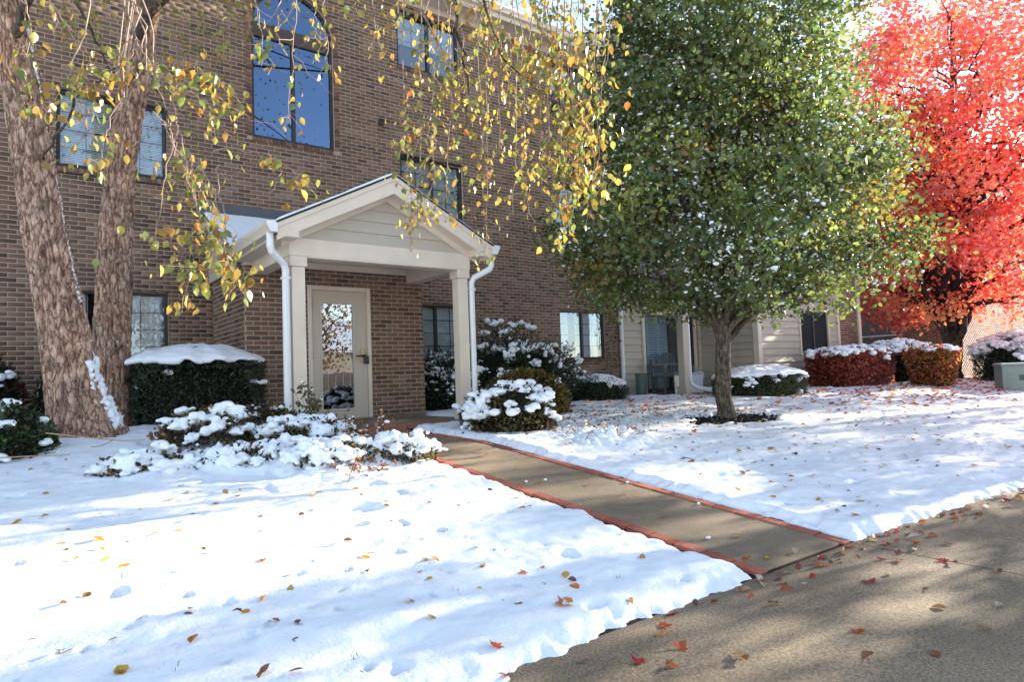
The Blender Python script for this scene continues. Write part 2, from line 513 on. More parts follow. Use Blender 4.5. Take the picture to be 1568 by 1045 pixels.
def snow_height(x, y):
    d = snow_clear(x, y)
    m = np.sqrt(np.clip(sstep(-0.005, 0.14, d), 0, 1))
    und = 0.030 * fbm(x * 0.8, y * 1.5, 3) + 0.030 * fbm(x * 2.3 + 9, y * 3.6, 3) + 0.009 * fbm(x * 9, y * 11, 3) + 0.006 * fbm(x * 24, y * 24, 2)
    pit = np.clip(vnoise(x * 5.1 + 40, y * 5.1) - 0.38, 0, 1) * -0.45 - np.clip(vnoise(x * 9.3 + 7, y * 9.3 + 3) - 0.42, 0, 1) * 0.6
    h = gz(x, y) + m * (0.050 + und + pit) - (1 - m) * 0.05
    # lumpy snow over low plants in the left bed
    b1 = np.exp(-(((x - 2.45) / 0.62) ** 2 + ((y + 5.35) / 0.42) ** 2) ** 1.6)
    b2 = np.exp(-(((x - 1.55) / 0.85) ** 2 + ((y + 4.95) / 0.35) ** 2) ** 1.3)
    b3 = np.exp(-(((x - 5.55) / 0.55) ** 2 + ((y + 5.75) / 0.30) ** 2) ** 1.3)
    lump = 0.4 + 1.5 * fbm(x * 5.5, y * 5.5, 3) + 1.5 * np.abs(fbm(x * 10 + 4, y * 10, 2))
    h = h + m * (b1 * (0.07 + 0.10 * lump) + b2 * (0.03 + 0.10 * lump) + b3 * (0.05 + 0.09 * lump))
    return h

build_ground()
def build_snow():
    xs = np.concatenate([np.arange(-30, -3, 0.5), np.arange(-3, 7.5, 0.024), np.arange(7.5, 14, 0.06), np.arange(14, 34, 0.15)])
    ys = np.concatenate([np.arange(-20, -10.4, 0.4), np.arange(-10.4, -4.4, 0.024), np.arange(-4.4, -0.6, 0.06), np.arange(-0.6, 4, 0.3)])
    X, Y = np.meshgrid(xs, ys)
    V = np.stack([X, Y, snow_height(X, Y)], -1)
    mesh_np('snow_cover', V, grid_faces(len(ys), len(xs)), M_SNOW, None, True, kind='structure')
build_snow()

# walkway ---------------------------------------------------------
def build_walk():
    w = MB()
    ys = [-9.14, -7.55, -6.0, -4.7, -3.72]
    root = None
    for i in range(len(ys) - 1):
        y0, y1 = ys[i] + 0.006, ys[i + 1] - 0.006
        seg = 6
        m = MB()
        yy = np.linspace(y0, y1, seg + 1)
        top = []
        for y in yy:
            top.append((WALK_L + 0.10, y, float(gz(3.8, y)) + 0.004)); top.append((float(walk_right(y)) - 0.12, y, float(gz(3.8, y)) + 0.004))
        bot = [(a, b, c - 0.1) for a, b, c in top]
        n = len(top)
        f = []
        for k in range(seg):
            a = 2 * k
            f.append((a, a + 1, a + 3, a + 2))
            f.append((a + n, a + 2 + n, a + 3 + n, a + 1 + n))
            f.append((a, a + 2, a + 2 + n, a + n))
            f.append((a + 1, a + 1 + n, a + 3 + n, a + 3))
        f.append((0, n, n + 1, 1)); f.append((n - 2, n - 1, 2 * n - 1, 2 * n - 2))
        m.add(top + bot, f)
        if root is None:
            root = m.build('walkway', M_WALK, None, 0.006, kind='structure')
        else:
            m.build('slab', M_WALK, root, 0.006)
    # edging bricks, both sides
    proto = {}
    def paver(x, y, z, ang, tilt):
        if 'p' not in proto:
            o = MB().box(-0.045, 0.045, -0.0945, 0.0945, -0.07, 0.0).build('edging_brick', M_PAVER, root, 0.004)
            proto['p'] = o
        else:
            o = proto['p'].copy(); link(o)
        o.location = (x, y, z); o.rotation_euler = (tilt, 0, ang)
    for side in (0, 1):
        y = -9.06
        while y < -3.9:
            x = WALK_L + 0.052 if side == 0 else float(walk_right(y)) - 0.07
            x2 = WALK_L + 0.052 if side == 0 else float(walk_right(y + 0.1)) - 0.07
            ang = -math.atan2(x2 - x, 0.1)
            paver(x, y, float(gz(3.8, y)) + 0.012 + random.uniform(-.004, .004), ang, math.radians(5.7 if y < -3.4 else 0))
            y += 0.203
    # porch slab with a brick soldier edge
    MB().box(2.6, 5.2, -3.55, -1.80, -0.12, 0.008).build('porch_slab', M_WALK, root, 0.01)
    x = 2.72
    while x < 5.2:
        paver(x, -3.605, 0.006, math.pi / 2, 0); x += 0.203
    y = -3.45
    while y < -1.9:
        paver(5.255, y, 0.006, 0, 0); y += 0.203
    MB().box(11.9, 15.0, -1.72, 0.4, -0.1, 0.02).build('patio_slab', M_WALK, root, 0.01)
build_walk()

# ================================================================ the apartment building
BP, CP, JT = 0.2032, 0.06773, 0.0115
bld = empty('apartment_building', (6.0, 0.0, 0.0), 'three storey brown brick apartment building with beige gabled entrance porch', 'building')

def subtract(iv, holes):
    out = [iv]
    for h0, h1 in holes:
        nxt = []
        for a, b in out:
            if h1 <= a or h0 >= b: nxt.append((a, b)); continue
            if a < h0: nxt.append((a, h0))
            if h1 < b: nxt.append((h1, b))
        out = nxt
    return [(a, b) for a, b in out if b - a > 0.012]

def brick_layout(a0, a1, z0, z1, hole_fn):
    bricks, mortar = [], []
    k = 0
    n = int(round((z1 - z0) / CP))
    for k in range(n):
        zl = z0 + k * CP
        hs = hole_fn(zl + CP / 2)
        for a, b in subtract((a0, a1), hs): mortar.append((a, b, zl, zl + CP))
        off = (k % 2) * BP / 2
        a = math.floor(a0 / BP) * BP + off - BP
        while a < a1:
            for p, q in subtract((max(a, a0), min(a + BP - JT, a1)), hs):
                if q - p > 0.02 and p < a1 and q > a0: bricks.append((p, q, zl + JT / 2, zl + CP - JT / 2))
            a += BP
    return bricks, mortar

def brick_boxes(bricks, w, face, prot=0.005):
    """face 'y': front towards -y at y=w ; 'x': front towards -x at x=w ; 'xp': towards +x"""
    B = np.array(bricks, float)
    n = len(B)
    j = RNG.uniform(-0.0018, 0.0018, n)
    a0, a1, z0, z1 = B.T
    f0 = w - prot + j if face != 'xp' else w + prot + j
    f1 = np.full(n, w)
    if face == 'y':
        P = lambda a, d, z: np.stack([a, d, z], -1)
    else:
        P = lambda a, d, z: np.stack([d, a, z], -1)
    c = 0.003
    V = np.stack([P(a0, f1, z0), P(a1, f1, z0), P(a1, f1, z1), P(a0, f1, z1),
                  P(a0 + c, f0, z0 + c), P(a1 - c, f0, z0 + c), P(a1 - c, f0, z1 - c), P(a0 + c, f0, z1 - c)], 1)
    base = np.array([(4, 5, 6, 7), (0, 1, 5, 4), (1, 2, 6, 5), (2, 3, 7, 6), (3, 0, 4, 7)])
    if face == 'x': base = base[:, ::-1]
    F = (base[None] + (np.arange(n) * 8)[:, None, None]).reshape(-1, 4)
    return V.reshape(-1, 3), F

def mortar_boxes(mortar, w, face, th=0.10):
    m = MB()
    for a0, a1, z0, z1 in mortar:
        if face == 'y': m.box(a0, a1, w, w + th, z0, z1)
        elif face == 'x': m.box(w, w + th, a0, a1, z0, z1)
        else: m.box(w - th, w, a0, a1, z0, z1)
    return m

def brick_wall(par, name, a0, a1, z0, z1, w, face, hole_fn=lambda z: [], pick=None, npick=300, mat=None, m0=None):
    mat = mat or M_BRICK
    br, mo = brick_layout(a0, a1, z0, z1, hole_fn)
    if m0 is not None: mo = [(max(a, m0), b, c, d) for a, b, c, d in mo]
    wall = mortar_boxes(mo, w, face).build(name, M_MORTAR, par)
    ind = []
    if pick:
        sc = sorted(range(len(br)), key=lambda i: pick(br[i]))
        ind = sc[:npick]
        ind = [i for i in ind if pick(br[i]) < 1e5]
    s = set(ind)
    rest = [b for i, b in enumerate(br) if i not in s]
    if rest:
        V, F = brick_boxes(rest, w, face)
        mesh_np('remaining_bricks', V, F, mat, wall, kind='stuff')
    cache = {}
    for i in ind:
        a, b, zl, zh = br[i]
        L = round(b - a, 3)
        if L not in cache:
            V, F = brick_boxes([(0, L, 0, zh - zl)], 0, face)
            me_o = mesh_np('brick', V, F, mat, wall)
            cache[L] = me_o.data
            o = me_o
        else:
            o = bpy.data.objects.new('brick', cache[L]); link(o); parent(o, wall)
        o.location = (a, w, zl) if face == 'y' else (w, a, zl)
    return wall

# window openings of the main front: x0, x1, z0, z1
WW = 1.428
COLS = {'l': 0.444, 'c': 5.975, 'f': 9.947}
SILL = [0.945, 3.885, 6.825]
WIN = []
for f in range(3):
    for k in 'lcf':
        WIN.append((COLS[k], COLS[k] + WW, SILL[f], SILL[f] + 1.152, k, f))
AX, AR, AZ0, AZS = 3.915, 0.725, 4.85, 6.88
def main_holes(z):
    hs = [(a - 0.004, b + 0.004) for a, b, c, d, _, _ in WIN if c - 0.09 < z < d + 0.0]
    if AZ0 - 0.09 < z < AZS: hs.append((AX - AR - 0.10, AX + AR + 0.10))
    elif AZS <= z < AZS + AR + 0.1: 
        w = math.sqrt(max(0, (AR + 0.10) ** 2 - (z - AZS) ** 2)); hs.append((AX - w, AX + w))
    if z < 2.45: hs.append((2.60, 5.25))
    return hs
def pick_main(b):
    a, bb, z0, z1 = b
    if a < -0.3 or bb > 2.5 or z0 < 0.2 or z0 > 4.6 or bb - a < 0.15: return 1e6
    if 0.40 < a < 0.95 and z0 < 3.2: return 1e6
    return a * 1.0 + abs(z0 - 2.2) * 0.6
brick_wall(bld, 'front_wall', -5.0, 11.83, -0.3, 8.23, 0.0, 'y', main_holes, pick_main)

# end return of the front wall at the patio
brick_wall(bld, 'end_wall', 0.0, 0.5, -0.3, 8.23, 11.83, 'xp', m0=.1)
MB().box(-5.0, 11.7, 0.45, 9.0, -0.3, 8.2).build('building_core', M_DARK, bld)

# -------- windows
def window(x0, x1, z0, z1, yw, par, content='dark', rows=4, cols=2, sill=True, lintel=True, dark=M_BRONZE):
    d0 = yw + 0.035
    fr = MB()
    t = 0.045
    fr.box(x0, x1, d0, d0 + 0.07, z1 - t - 0.02, z1); fr.box(x0, x1, d0, d0 + 0.07, z0, z0 + t)
    fr.box(x0, x0 + t, d0 + .001, d0 + 0.069, z0 + t, z1 - t - 0.02); fr.box(x1 - t, x1, d0 + .001, d0 + 0.069, z0 + t, z1 - t - 0.02)
    w = fr.build('window', dark, par, 0.004)
    xm = (x0 + x1) / 2
    MB().box(xm - 0.03, xm + 0.03, d0 - 0.004, d0 + 0.06, z0 + t, z1 - t - 0.02).build('mullion', dark, w, 0.004)
    for a, b in ((x0 + t, xm - 0.03), (xm + 0.03, x1 - t)):
        sg = MB()
        for c in range(1, cols):
            xx = a + (b - a) * c / cols; sg.box(xx - 0.007, xx + 0.007, d0 + 0.043, d0 + 0.053, z0 + t, z1 - t - 0.02)
        for r in range(1, rows):
            zz = z0 + t + (z1 - z0 - 2 * t - .02) * r / rows; sg.box(a, b, d0 + 0.0435, d0 + 0.0525, zz - 0.007, zz + 0.007)
        sg.build('muntin', dark, w)
        MB().box(a, b, d0 + 0.036, d0 + 0.040, z0 + t, z1 - t - 0.02).build('pane', M_GLASS, w)
    if content == 'blind':
        m = MB(); z = z0 + 0.06
        while z < z1 - 0.07:
            m.add([(x0 + .05, d0 + .10, z), (x1 - .05, d0 + .10, z), (x1 - .05, d0 + .115, z + .026), (x0 + .05, d0 + .115, z + .026)], [(0, 1, 2, 3)]); z += 0.027
        m.build('blind', M_BLIND, w)
    elif content == 'halfblind':
        m = MB(); z = z0 + (z1 - z0) * 0.45
        while z < z1 - 0.07:
            m.add([(x0 + .05, d0 + .10, z), (x1 - .05, d0 + .10, z), (x1 - .05, d0 + .115, z + .026), (x0 + .05, d0 + .115, z + .026)], [(0, 1, 2, 3)]); z += 0.027
        m.build('blind', M_BLIND, w)
    elif content == 'curtain':
        n = 40; xs = np.linspace(x0 + .05, x1 - .05, n); ys = d0 + .12 + 0.02 * np.sin(xs * 70)
        V = np.concatenate([np.stack([xs, ys, np.full(n, z0 + .04)], -1), np.stack([xs, ys, np.full(n, z1 - .06)], -1)])
        i = np.arange(n - 1); F = np.stack([i, i + 1, i + 1 + n, i + n], -1)
        F = F[(xs[:-1] < xm - 0.35) | (xs[:-1] > xm - 0.12)]
        mesh_np('curtain', V, F, M_CURTAIN, w, True)
    if sill:
        m = MB(); x = x0 + 0.002; k = 0
        while x + 0.055 < x1 + 0.002:
            m.prism_x([(yw - 0.022, z0 - 0.088), (yw + 0.06, z0 - 0.088), (yw + 0.06, z0 - 0.004), (yw - 0.022, z0 - 0.016)], x, x + 0.0575)
            x += 0.0677
        m.build('sill', M_BRICK, w, 0.003)
        MB().box(x0, x1, yw + 0.0, yw + 0.09, z0 - 0.09, z0 - 0.022).build('sill_mortar', M_MORTAR, w)
    if lintel:
        MB().box(x0, x1, yw - 0.005, yw + 0.034, z1 - 0.022, z1 + 0.001).build('lintel', dark, w)
    MB().box(x0 - .02, x1 + .02, yw + 0.40, yw + 0.42, z0 - .05, z1 + .05).build('room_dark', M_DARK, w)
    return w
CONT = {('l', 0): 'curtain', ('l', 1): 'blind', ('l', 2): 'dark', ('c', 0): 'blind', ('c', 1): 'blind', ('c', 2): 'halfblind', ('f', 0): 'curtain', ('f', 1): 'dark', ('f', 2): 'halfblind'}
for a, b, c, d, k, f in WIN:
    window(a, b, c, d, 0.0, bld, CONT[(k, f)])

# -------- tall arched stair window
def arch_window():
    y = 0.045
    x0, x1 = AX - AR, AX + AR
    fr = MB()
    fr.box(x0, x0 + .045, y, y + .07, AZ0, AZS); fr.box(x1 - .045, x1, y, y + .07, AZ0, AZS)
    fr.box(x0 + .045, x1 - .045, y + .001, y + .069, AZ0, AZ0 + .045)
    n = 24
    for i in range(n):
        t0, t1 = math.pi * i / n, math.pi * (i + 1) / n
        fr.prism_y([(AX + r * math.cos(t), AZS + r * math.sin(t)) for r, t in ((AR - .045, t0), (AR, t0), (AR, t1), (AR - .045, t1))], y, y + .07)
    w = fr.build('arched_window', M_BRONZE, bld, label='tall arched stair window with brown transom panel')
    MB().box(x0 + .045, x1 - .045, y - .005, y + .06, 6.655, 6.90).build('transom_panel', M_BROWNP, w, .004)
    MB().box(AX - .03, AX + .03, y - .002, y + .06, AZ0 + .045, 6.655).build('mullion', M_BRONZE, w, .003)
    for a, b in ((x0 + .045, AX - .03), (AX + .03, x1 - .045)):
        m = MB()
        m.box((a + b) / 2 - .006, (a + b) / 2 + .006, y + .042, y + .052, AZ0 + .045, 6.655)
        for r in range(1, 6):
            z = AZ0 + .045 + (6.655 - AZ0 - .045) * r / 6; m.box(a, b, y + .0425, y + .0515, z - .006, z + .006)
        m.build('muntin', M_FLASH, w)
        MB().box(a, b, y + .034, y + .038, AZ0 + .045, 6.655).build('pane', M_GLASSA, w)
    pts = [(AX + (AR - .045) * math.cos(math.pi * i / n), AZS + (AR - .045) * math.sin(math.pi * i / n)) for i in range(n + 1)]
    MB().prism_y([(x, max(z, 6.90)) for x, z in pts], y + .034, y + .038).build('pane', M_GLASSA, w)
    MB().box(x0 - .05, x1 + .05, .46, .48, AZ0 - .1, 7.7).build('stair_dark', M_DARK, w)
    # brick surround: soldier jambs, arch ring and sill
    for a, b in ((x0 - .097, x0 - .004), (x1 + .004, x1 + .097)):
        z = AZ0
        while z < AZS - .03:
            MB().prism_x([(-.018, z), (.09, z), (.09, z + CP - JT), (-.012, z + CP - JT), (-.018, z + .03)], a, b).build('jamb_brick', M_BRICKR, w, .006)
            z += CP
    m = MB()
    k = 36
    for i in range(k):
        t0, t1 = math.pi * (i + .07) / k, math.pi * (i + .93) / k
        m.prism_y([(AX + r * math.cos(t), AZS + r * math.sin(t)) for r, t in ((AR + .004, t0), (AR + .097, t0), (AR + .097, t1), (AR + .004, t1))], -.018, .09)
    m.build('arch_bricks', M_BRICKR, w, .003)
    m = MB(); x = x0
    while x + .055 < x1:
        m.prism_x([(-.024, AZ0 - .086), (.05, AZ0 - .086), (.05, AZ0 - .004), (-.024, AZ0 - .018)], x, x + .0575); x += .0677
    m.build('sill', M_BRICKR, w, .003)
    mm = MB().box(x0 - .1, x0 - .002, .004, .085, AZ0 - .09, AZS).box(x1 + .002, x1 + .1, .004, .085, AZ0 - .09, AZS).box(x0, x1, .004, .085, AZ0 - .09, AZ0 - .02)
    for i in range(n):
        t0, t1 = math.pi * i / n, math.pi * (i + 1) / n
        mm.prism_y([(AX + r * math.cos(t), AZS + r * math.sin(t)) for r, t in ((AR + .001, t0), (AR + .13, t0), (AR + .13, t1), (AR + .001, t1))], .004, .085)
    mm.build('surround_mortar', M_MORTAR, w)
arch_window()

# small wall vents
for x, z in ((5.565, 5.56), (2.435, 5.565), (2.18, 2.61)):
    v = MB().box(x - .045, x + .045, -.075, -.004, z - .05, z + .05).build('wall_vent', M_BRONZE, bld, .008)
    MB().box(x - .055, x + .055, -.09, -.07, z + .03, z + .06).build('vent_hood', M_BRONZE, v, .006)

# -------- vestibule
VX0, VX1, VY = 2.52, 5.33, -1.86
def ves_holes(z):
    return [(3.405, 4.40)] if z < 2.045 else []
def pick_ves(b):
    a, bb, z0, z1 = b
    if z0 < 0.05 or z0 > 2.22 or bb - a < 0.09: return 1e6
    return -a + (0 if a > 4.3 else 3)
vw = brick_wall(bld, 'vestibule_wall', VX0, VX1, -0.2, 2.28, VY, 'y', ves_holes, pick_ves, 300)
vl = brick_wall(bld, 'vestibule_side_wall', VY, -0.012, -0.2, 2.55, VX0, 'x', lambda z: [], lambda b: -b[2] if 0.9 < b[2] < 2.4 and b[1] - b[0] > 0.15 else 1e6, 160, m0=VY + .1)
brick_wall(bld, 'vestibule_side_wall', VY + .1, -0.012, -0.2, 2.55, VX1, 'xp')
MB().box(VX0 + .11, VX1 - .11, VY + .55, -.02, -.1, 2.4).build('vestibule_core', M_DARK, bld)
MB().box(VX0 + .03, VX1 - .03, VY - .03, VY + .0, -.06, .045).build('base_course', M_WALK, bld, .01)

# -------- entrance door
def entrance_door():
    y = VY
    x0, x1, zt = 3.405, 4.40, 2.045
    d = MB()
    gx0, gx1, gz0, gz1 = 3.625, 4.115, 0.20, 1.785
    sx0, sx1, st = 3.475, 4.335, 1.975
    for a, b, c, e in ((sx0, gx0, .02, st), (gx1, sx1, .02, st), (gx0, gx1, .02, gz0), (gx0, gx1, gz1, st)):
        d.box(a, b, y + .02, y + .065, c, e)
    door = d.build('entrance_door', M_DOOR, bld, label='beige entrance door with full glass pane')
    f = MB().box(x0, sx0 - .004, y - .018, y + .08, 0, zt).box(sx1 + .004, x1, y - .018, y + .08, 0, zt).box(sx0 - .004, sx1 + .004, y - .017, y + .079, st + .004, zt)
    f.build('door_frame', M_PAINT, door, .006)
    b = MB(); t = .035
    b.box(gx0 - t, gx0, y + .008, y + .022, gz0 - t, gz1 + t).box(gx1, gx1 + t, y + .008, y + .022, gz0 - t, gz1 + t).box(gx0, gx1, y + .009, y + .022, gz0 - t, gz0).box(gx0, gx1, y + .009, y + .022, gz1, gz1 + t)
    b.build('glazing_bead', M_DOOR, door, .004)
    MB().box(gx0, gx1, y + .035, y + .041, gz0, gz1).build('glass', M_GLASSD, door)
    MB().box(gx0 - .1, gx1 + .1, y + .50, y + .52, 0, 2).build('lobby_dark', M_DARK, door)
    MB().box(sx0, sx1, y - .03, y + .06, -.0, .018).build('threshold', M_FLASH, door)
    h = MB().box(4.225, 4.295, y - .02, y + .02, .90, 1.10).build('handle_plate', M_BRASS, door, .008)
    k = MB(); k.tube([(4.26, y - .02, .99), (4.26, y - .075, .99)], .024, 10)
    k.tube([(4.26, y - .065, .99), (4.13, y - .068, .985)], .013, 8)
    k.build('lever', M_BLACK, h)
    MB().box(4.255, 4.33, y - .075, y - .022, .865, .985).build('lock_box', M_BLACK, h, .012)
    for z in (.30, .95, 1.72):
        MB().box(sx0 - .012, sx0 + .006, y + .004, y + .02, z, z + .1).build('hinge', M_FLASH, door)
entrance_door()

# -------- porch
SL = 0.517
RX = 3.932
EXL, EXR = 2.41, 5.455
RZ = 3.275
def roof_z(x, y):
    g = RZ - SL * abs(x - RX)
    s = 2.47 + 0.55 * (y + 1.70) if y > -1.74 else -9
    return max(g, s)
def porch():
    yb = -3.46
    bx0, bx1 = 2.62, 5.23
    root = MB().box(bx0 + .2, bx1 - .2, yb + .2, VY + .0, 2.375, 2.40).build('porch', M_PAINT, bld, label='beige gabled entrance porch with two square columns')
    # beams
    MB().box(bx0, bx1, yb, yb + .2, 2.155, 2.375).build('front_beam', M_PAINT, root, .004)
    MB().box(bx0 + .22, bx1 - .22, yb - .012, yb + .19, 2.135, 2.1545).build('beam_trim', M_PAINT, root, .003)
    for a, b in ((bx0 + .003, bx0 + .2), (bx1 - .2, bx1 - .003)):
        MB().box(a, b, yb + .201, VY - .012, 2.152, 2.372).build('side_beam', M_PAINT, root, .004)
    MB().box(VX0 - .004, VX1 + .004, VY - .011, VY + .12, 2.285, 2.44).build('wall_plate', M_PAINT, root, .004)
    # columns with capital and base
    for cx in (bx0 + .117, bx1 - .117):
        c = MB().box(cx - .0825, cx + .0825, yb + .022, yb + .187, -.08, 2.024).build('column', M_PAINT, root, .006)
        MB().box(cx - .105, cx + .105, yb + .0015, yb + .21, 2.024, 2.154).build('capital', M_PAINT, c, .005)
        MB().box(cx - .10, cx + .10, yb + .004, yb + .205, -.1, .12).build('base', M_PAINT, c, .005)
    # gable siding boards
    z = 2.377; k = 0
    while z < 3.02:
        zt = min(z + .155, 3.08)
        def hw(zz): return (RZ - .12 - zz) / SL
        a = hw(z); b = max(hw(zt), 0.02)
        if a > .05:
            v = [(RX - a, yb + .012, z), (RX + a, yb + .012, z), (RX + b, yb + .034, zt + .012), (RX - b, yb + .034, zt + .012),
                 (RX - a, yb + .05, z), (RX + a, yb + .05, z), (RX + b, yb + .05, zt + .012), (RX - b, yb + .05, zt + .012)]
            MB().add(v, [(0, 1, 2, 3), (7, 6, 5, 4), (0, 4, 5, 1), (1, 5, 6, 2), (2, 6, 7, 3), (3, 7, 4, 0)]).build('siding_board', M_SIDING, root)
        z = zt
    # rake fascia, frieze and eave returns
    yf = -3.70
    for s in (-1, 1):
        ex = EXL if s < 0 else EXR
        def q(x, dz): return (x, RZ - SL * abs(x - RX) + dz)
        po = [q(ex, -.02), q(RX, -.02), q(RX, -.245), q(ex, -.215)]
        if s < 0: po = po[::-1]
        else: po = po
        pl = po if s < 0 else po
        MB().prism_y(pl, yf + .002 * (s + 1), yf + .04 + .002 * (s + 1)).build('rake_fascia', M_PAINT, root, .003)
        pl = [q(ex, -.012), q(RX, -.012), q(RX, -.075), q(ex, -.075)]
        if s < 0: pl = pl[::-1]
        MB().prism_y(pl, yf - .018 + .001 * (s + 1), yf - .002 + .001 * (s + 1)).build('rake_trim', M_PAINT, root, .003)
        xi = ex - s * .12
        pl = [q(xi, -.12), q(RX, -.12), q(RX, -.295), q(xi, -.295)]
        if s < 0: pl = pl[::-1]
        MB().prism_y(pl, yb - .012 + .001 * (s + 1), yb + .02).build('gable_frieze', M_PAINT, root, .003)
        # soffit under the overhang
        MB().add([(ex, yf + .04, q(ex, -.2)[1]), (RX, yf + .04, q(RX, -.2)[1]), (RX, yb, q(RX, -.2)[1]), (ex, yb, q(ex, -.2)[1])], [(0, 1, 2, 3)]).build('rake_soffit', M_PAINT, root)
        a, b = sorted((ex, ex - s * .255))
        MB().box(a, b, yf - .003, yb - .013, 2.32, 2.44).build('eave_return', M_PAINT, root, .004)
        # side eave soffit and fascia
        a, b = sorted((ex + s * .0, ex - s * .22))
        MB().box(a, b, yb - .01, -1.78, 2.322, 2.335).build('eave_soffit', M_PAINT, root)
        MB().box(min(ex, ex - s * .02), max(ex, ex - s * .02), yf + .045, -1.75, 2.336, 2.475).build('eave_fascia', M_PAINT, root)
        # gutter, K profile
        g0 = ex + s * .002; g1 = ex + s * .13
        pr = [(g0, 2.36), (g0 + s * .085, 2.36), (g0 + s * .10, 2.40), (g1, 2.445), (g1, 2.485), (g1 - s * .014, 2.485), (g1 - s * .018, 2.455), (g0 + s * .085, 2.41), (g0 + s * .075, 2.372), (g0 + s * .008, 2.372), (g0 + s * .008, 2.48), (g0, 2.48)]
        if s < 0: pr = pr[::-1]
        g = MB().prism_y(pr, yf - .02, -1.72).build('gutter', M_WHITE if s > 0 else M_PAINT, root)
        cp = [(g0, 2.36), (g0 + s * .085, 2.36), (g0 + s * .10, 2.40), (g1, 2.445), (g1, 2.485), (g0, 2.485)]
        if s < 0: cp = cp[::-1]
        MB().prism_y(cp, yf - .024, yf - .0205).build('gutter_end_cap', M_WHITE, g)
        MB().prism_y(cp, -1.7195, -1.716).build('gutter_end_cap', M_PAINT, g)
        # leaves and litter stay; downspout
        gx = ex + s * .055
        cxx = bx0 - .035 if s < 0 else bx1 + .035
        pts = [(gx, yf + .10, 2.37), (gx, yf + .10, 2.28), (gx, yf + .105, 2.21), (gx - s * .02, yf + .12, 2.16), (cxx + s * .03, yf + .25, 2.04), (cxx, yf + .27, 1.97), (cxx, yf + .275, 1.88), (cxx, yf + .275, 1.0), (cxx, yf + .275, 0.04)]
        dm = MB(); dm.tube(pts, [.044] * len(pts), 8)
        ds = dm.build('downspout', M_WHITE, root, smooth=False)
        MB().box(cxx - .05, cxx + .05, yf + .235, yf + .327, 1.86, 1.885).build('strap', M_WHITE, ds)
    # shed roof rakes over the vestibule
    for s, xx in ((-1, EXL - .004), (1, EXR + .004)):
        pl = [(-1.74, 2.26), (-.004, 3.215), (-.004, 3.40), (-1.74, 2.445)]
        MB().prism_x(pl, min(xx, xx - s * .03), max(xx, xx - s * .03)).build('shed_rake', M_PAINT, root)
        pl = [(-1.74, 2.26), (-.004, 2.26), (-.004, 3.20), ]
        MB().prism_x(pl, min(xx - s * .06, xx - s * .10), max(xx - s * .06, xx - s * .10)).build('shed_cheek', M_SIDING, root)
    # roof: shingle layer and snow layer
    def sheet(name, mat, x0, x1, yfront, yback, dz0, dz1, nx, ny, bump):
        xs = np.linspace(x0, x1, nx); ys = np.linspace(yfront, yback, ny)
        X, Y = np.meshgrid(xs, ys)
        Z = np.array([[roof_z(x, y) for x in xs] for y in ys])
        nzv = fbm(X * 5, Y * 5, 3) * bump
        e = np.minimum.reduce([X - x0, x1 - X, Y - yfront])
        prof = np.clip(e / 0.05, 0.25, 1) if bump else np.ones_like(X)
        top = np.stack([X, Y, Z + dz0 + (dz1 - dz0 + nzv) * prof], -1).reshape(-1, 3)
        bot = np.stack([X, Y, Z + dz0], -1).reshape(-1, 3)
        n = nx * ny
        F = grid_faces(ny, nx)
        i = np.arange(n).reshape(ny, nx)
        def strip(a, b): return np.stack([a[:-1], b[:-1], b[1:], a[1:]], -1)
        sides = np.concatenate([strip(i[0] + n, i[0] + 0)[:, ::-1], strip(i[-1] + n, i[-1]), strip(i[:, 0] + n, i[:, 0]), strip(i[:, -1] + n, i[:, -1])[:, ::-1]])
        return mesh_np(name, np.concatenate([top, bot]), np.concatenate([F, F[:, ::-1] + n, sides]), mat, root, smooth=False)
    sheet('roof_shingles', M_SHINGLE, EXL - .02, EXR + .02, yf - .03, -.012, -.012, .012, 60, 60, 0)
    o = sheet('roof_snow', M_SNOW, EXL - .015, EXR + .015, yf - .025, -.02, .0125, .045, 70, 90, .012)
    # wall flashing
    MB().add([], []).v
    m = MB()
    xs = np.linspace(EXL - .08, EXR + .08, 60)
    m.box(EXL - .08, EXR + .08, -.03, -.0095, 3.30, 3.59)
    m.build('flashing', M_FLASH, root)
porch()

# -------- eaves and roof of the main block
MB().box(-5.2, 11.9, -.46, .12, 8.235, 8.25).build('soffit', M_PAINT, bld)
MB().box(-5.2, 11.9, -.03, -.0, 8.12, 8.234).build('frieze_board', M_PAINT, bld, .004)
MB().box(-5.2, 11.9, -.49, -.461, 8.20, 8.40).build('fascia', M_PAINT, bld, .004)
pr = [(-.492, 8.30), (-.575, 8.31), (-.59, 8.36), (-.61, 8.40), (-.61, 8.425), (-.492, 8.425)]
MB().prism_x(pr[::-1], -5.2, 11.9).build('eave_gutter', M_PAINT, bld)
MB().prism_x([(-.5, 8.405), (5.0, 10.7), (5.0, 10.75), (-.5, 8.455)], -5.3, 11.95).build('main_roof', M_SHINGLE, bld)
MB().prism_x([(-.52, 8.456), (5.0, 10.751), (5.0, 10.83), (-.5, 8.53)], -5.3, 11.94).build('roof_snow', M_SNOW, bld)

# -------- white downspout at the patio corner
m = MB().tube([(11.885, -.07, 8.3), (11.885, -.07, .18)], .05, 8).build('downspout', M_WHITE, bld)
MB().tube([(11.885, -.07, .19), (11.885, -.07, -.02)], .058, 8).build('boot', M_BLACK, m)

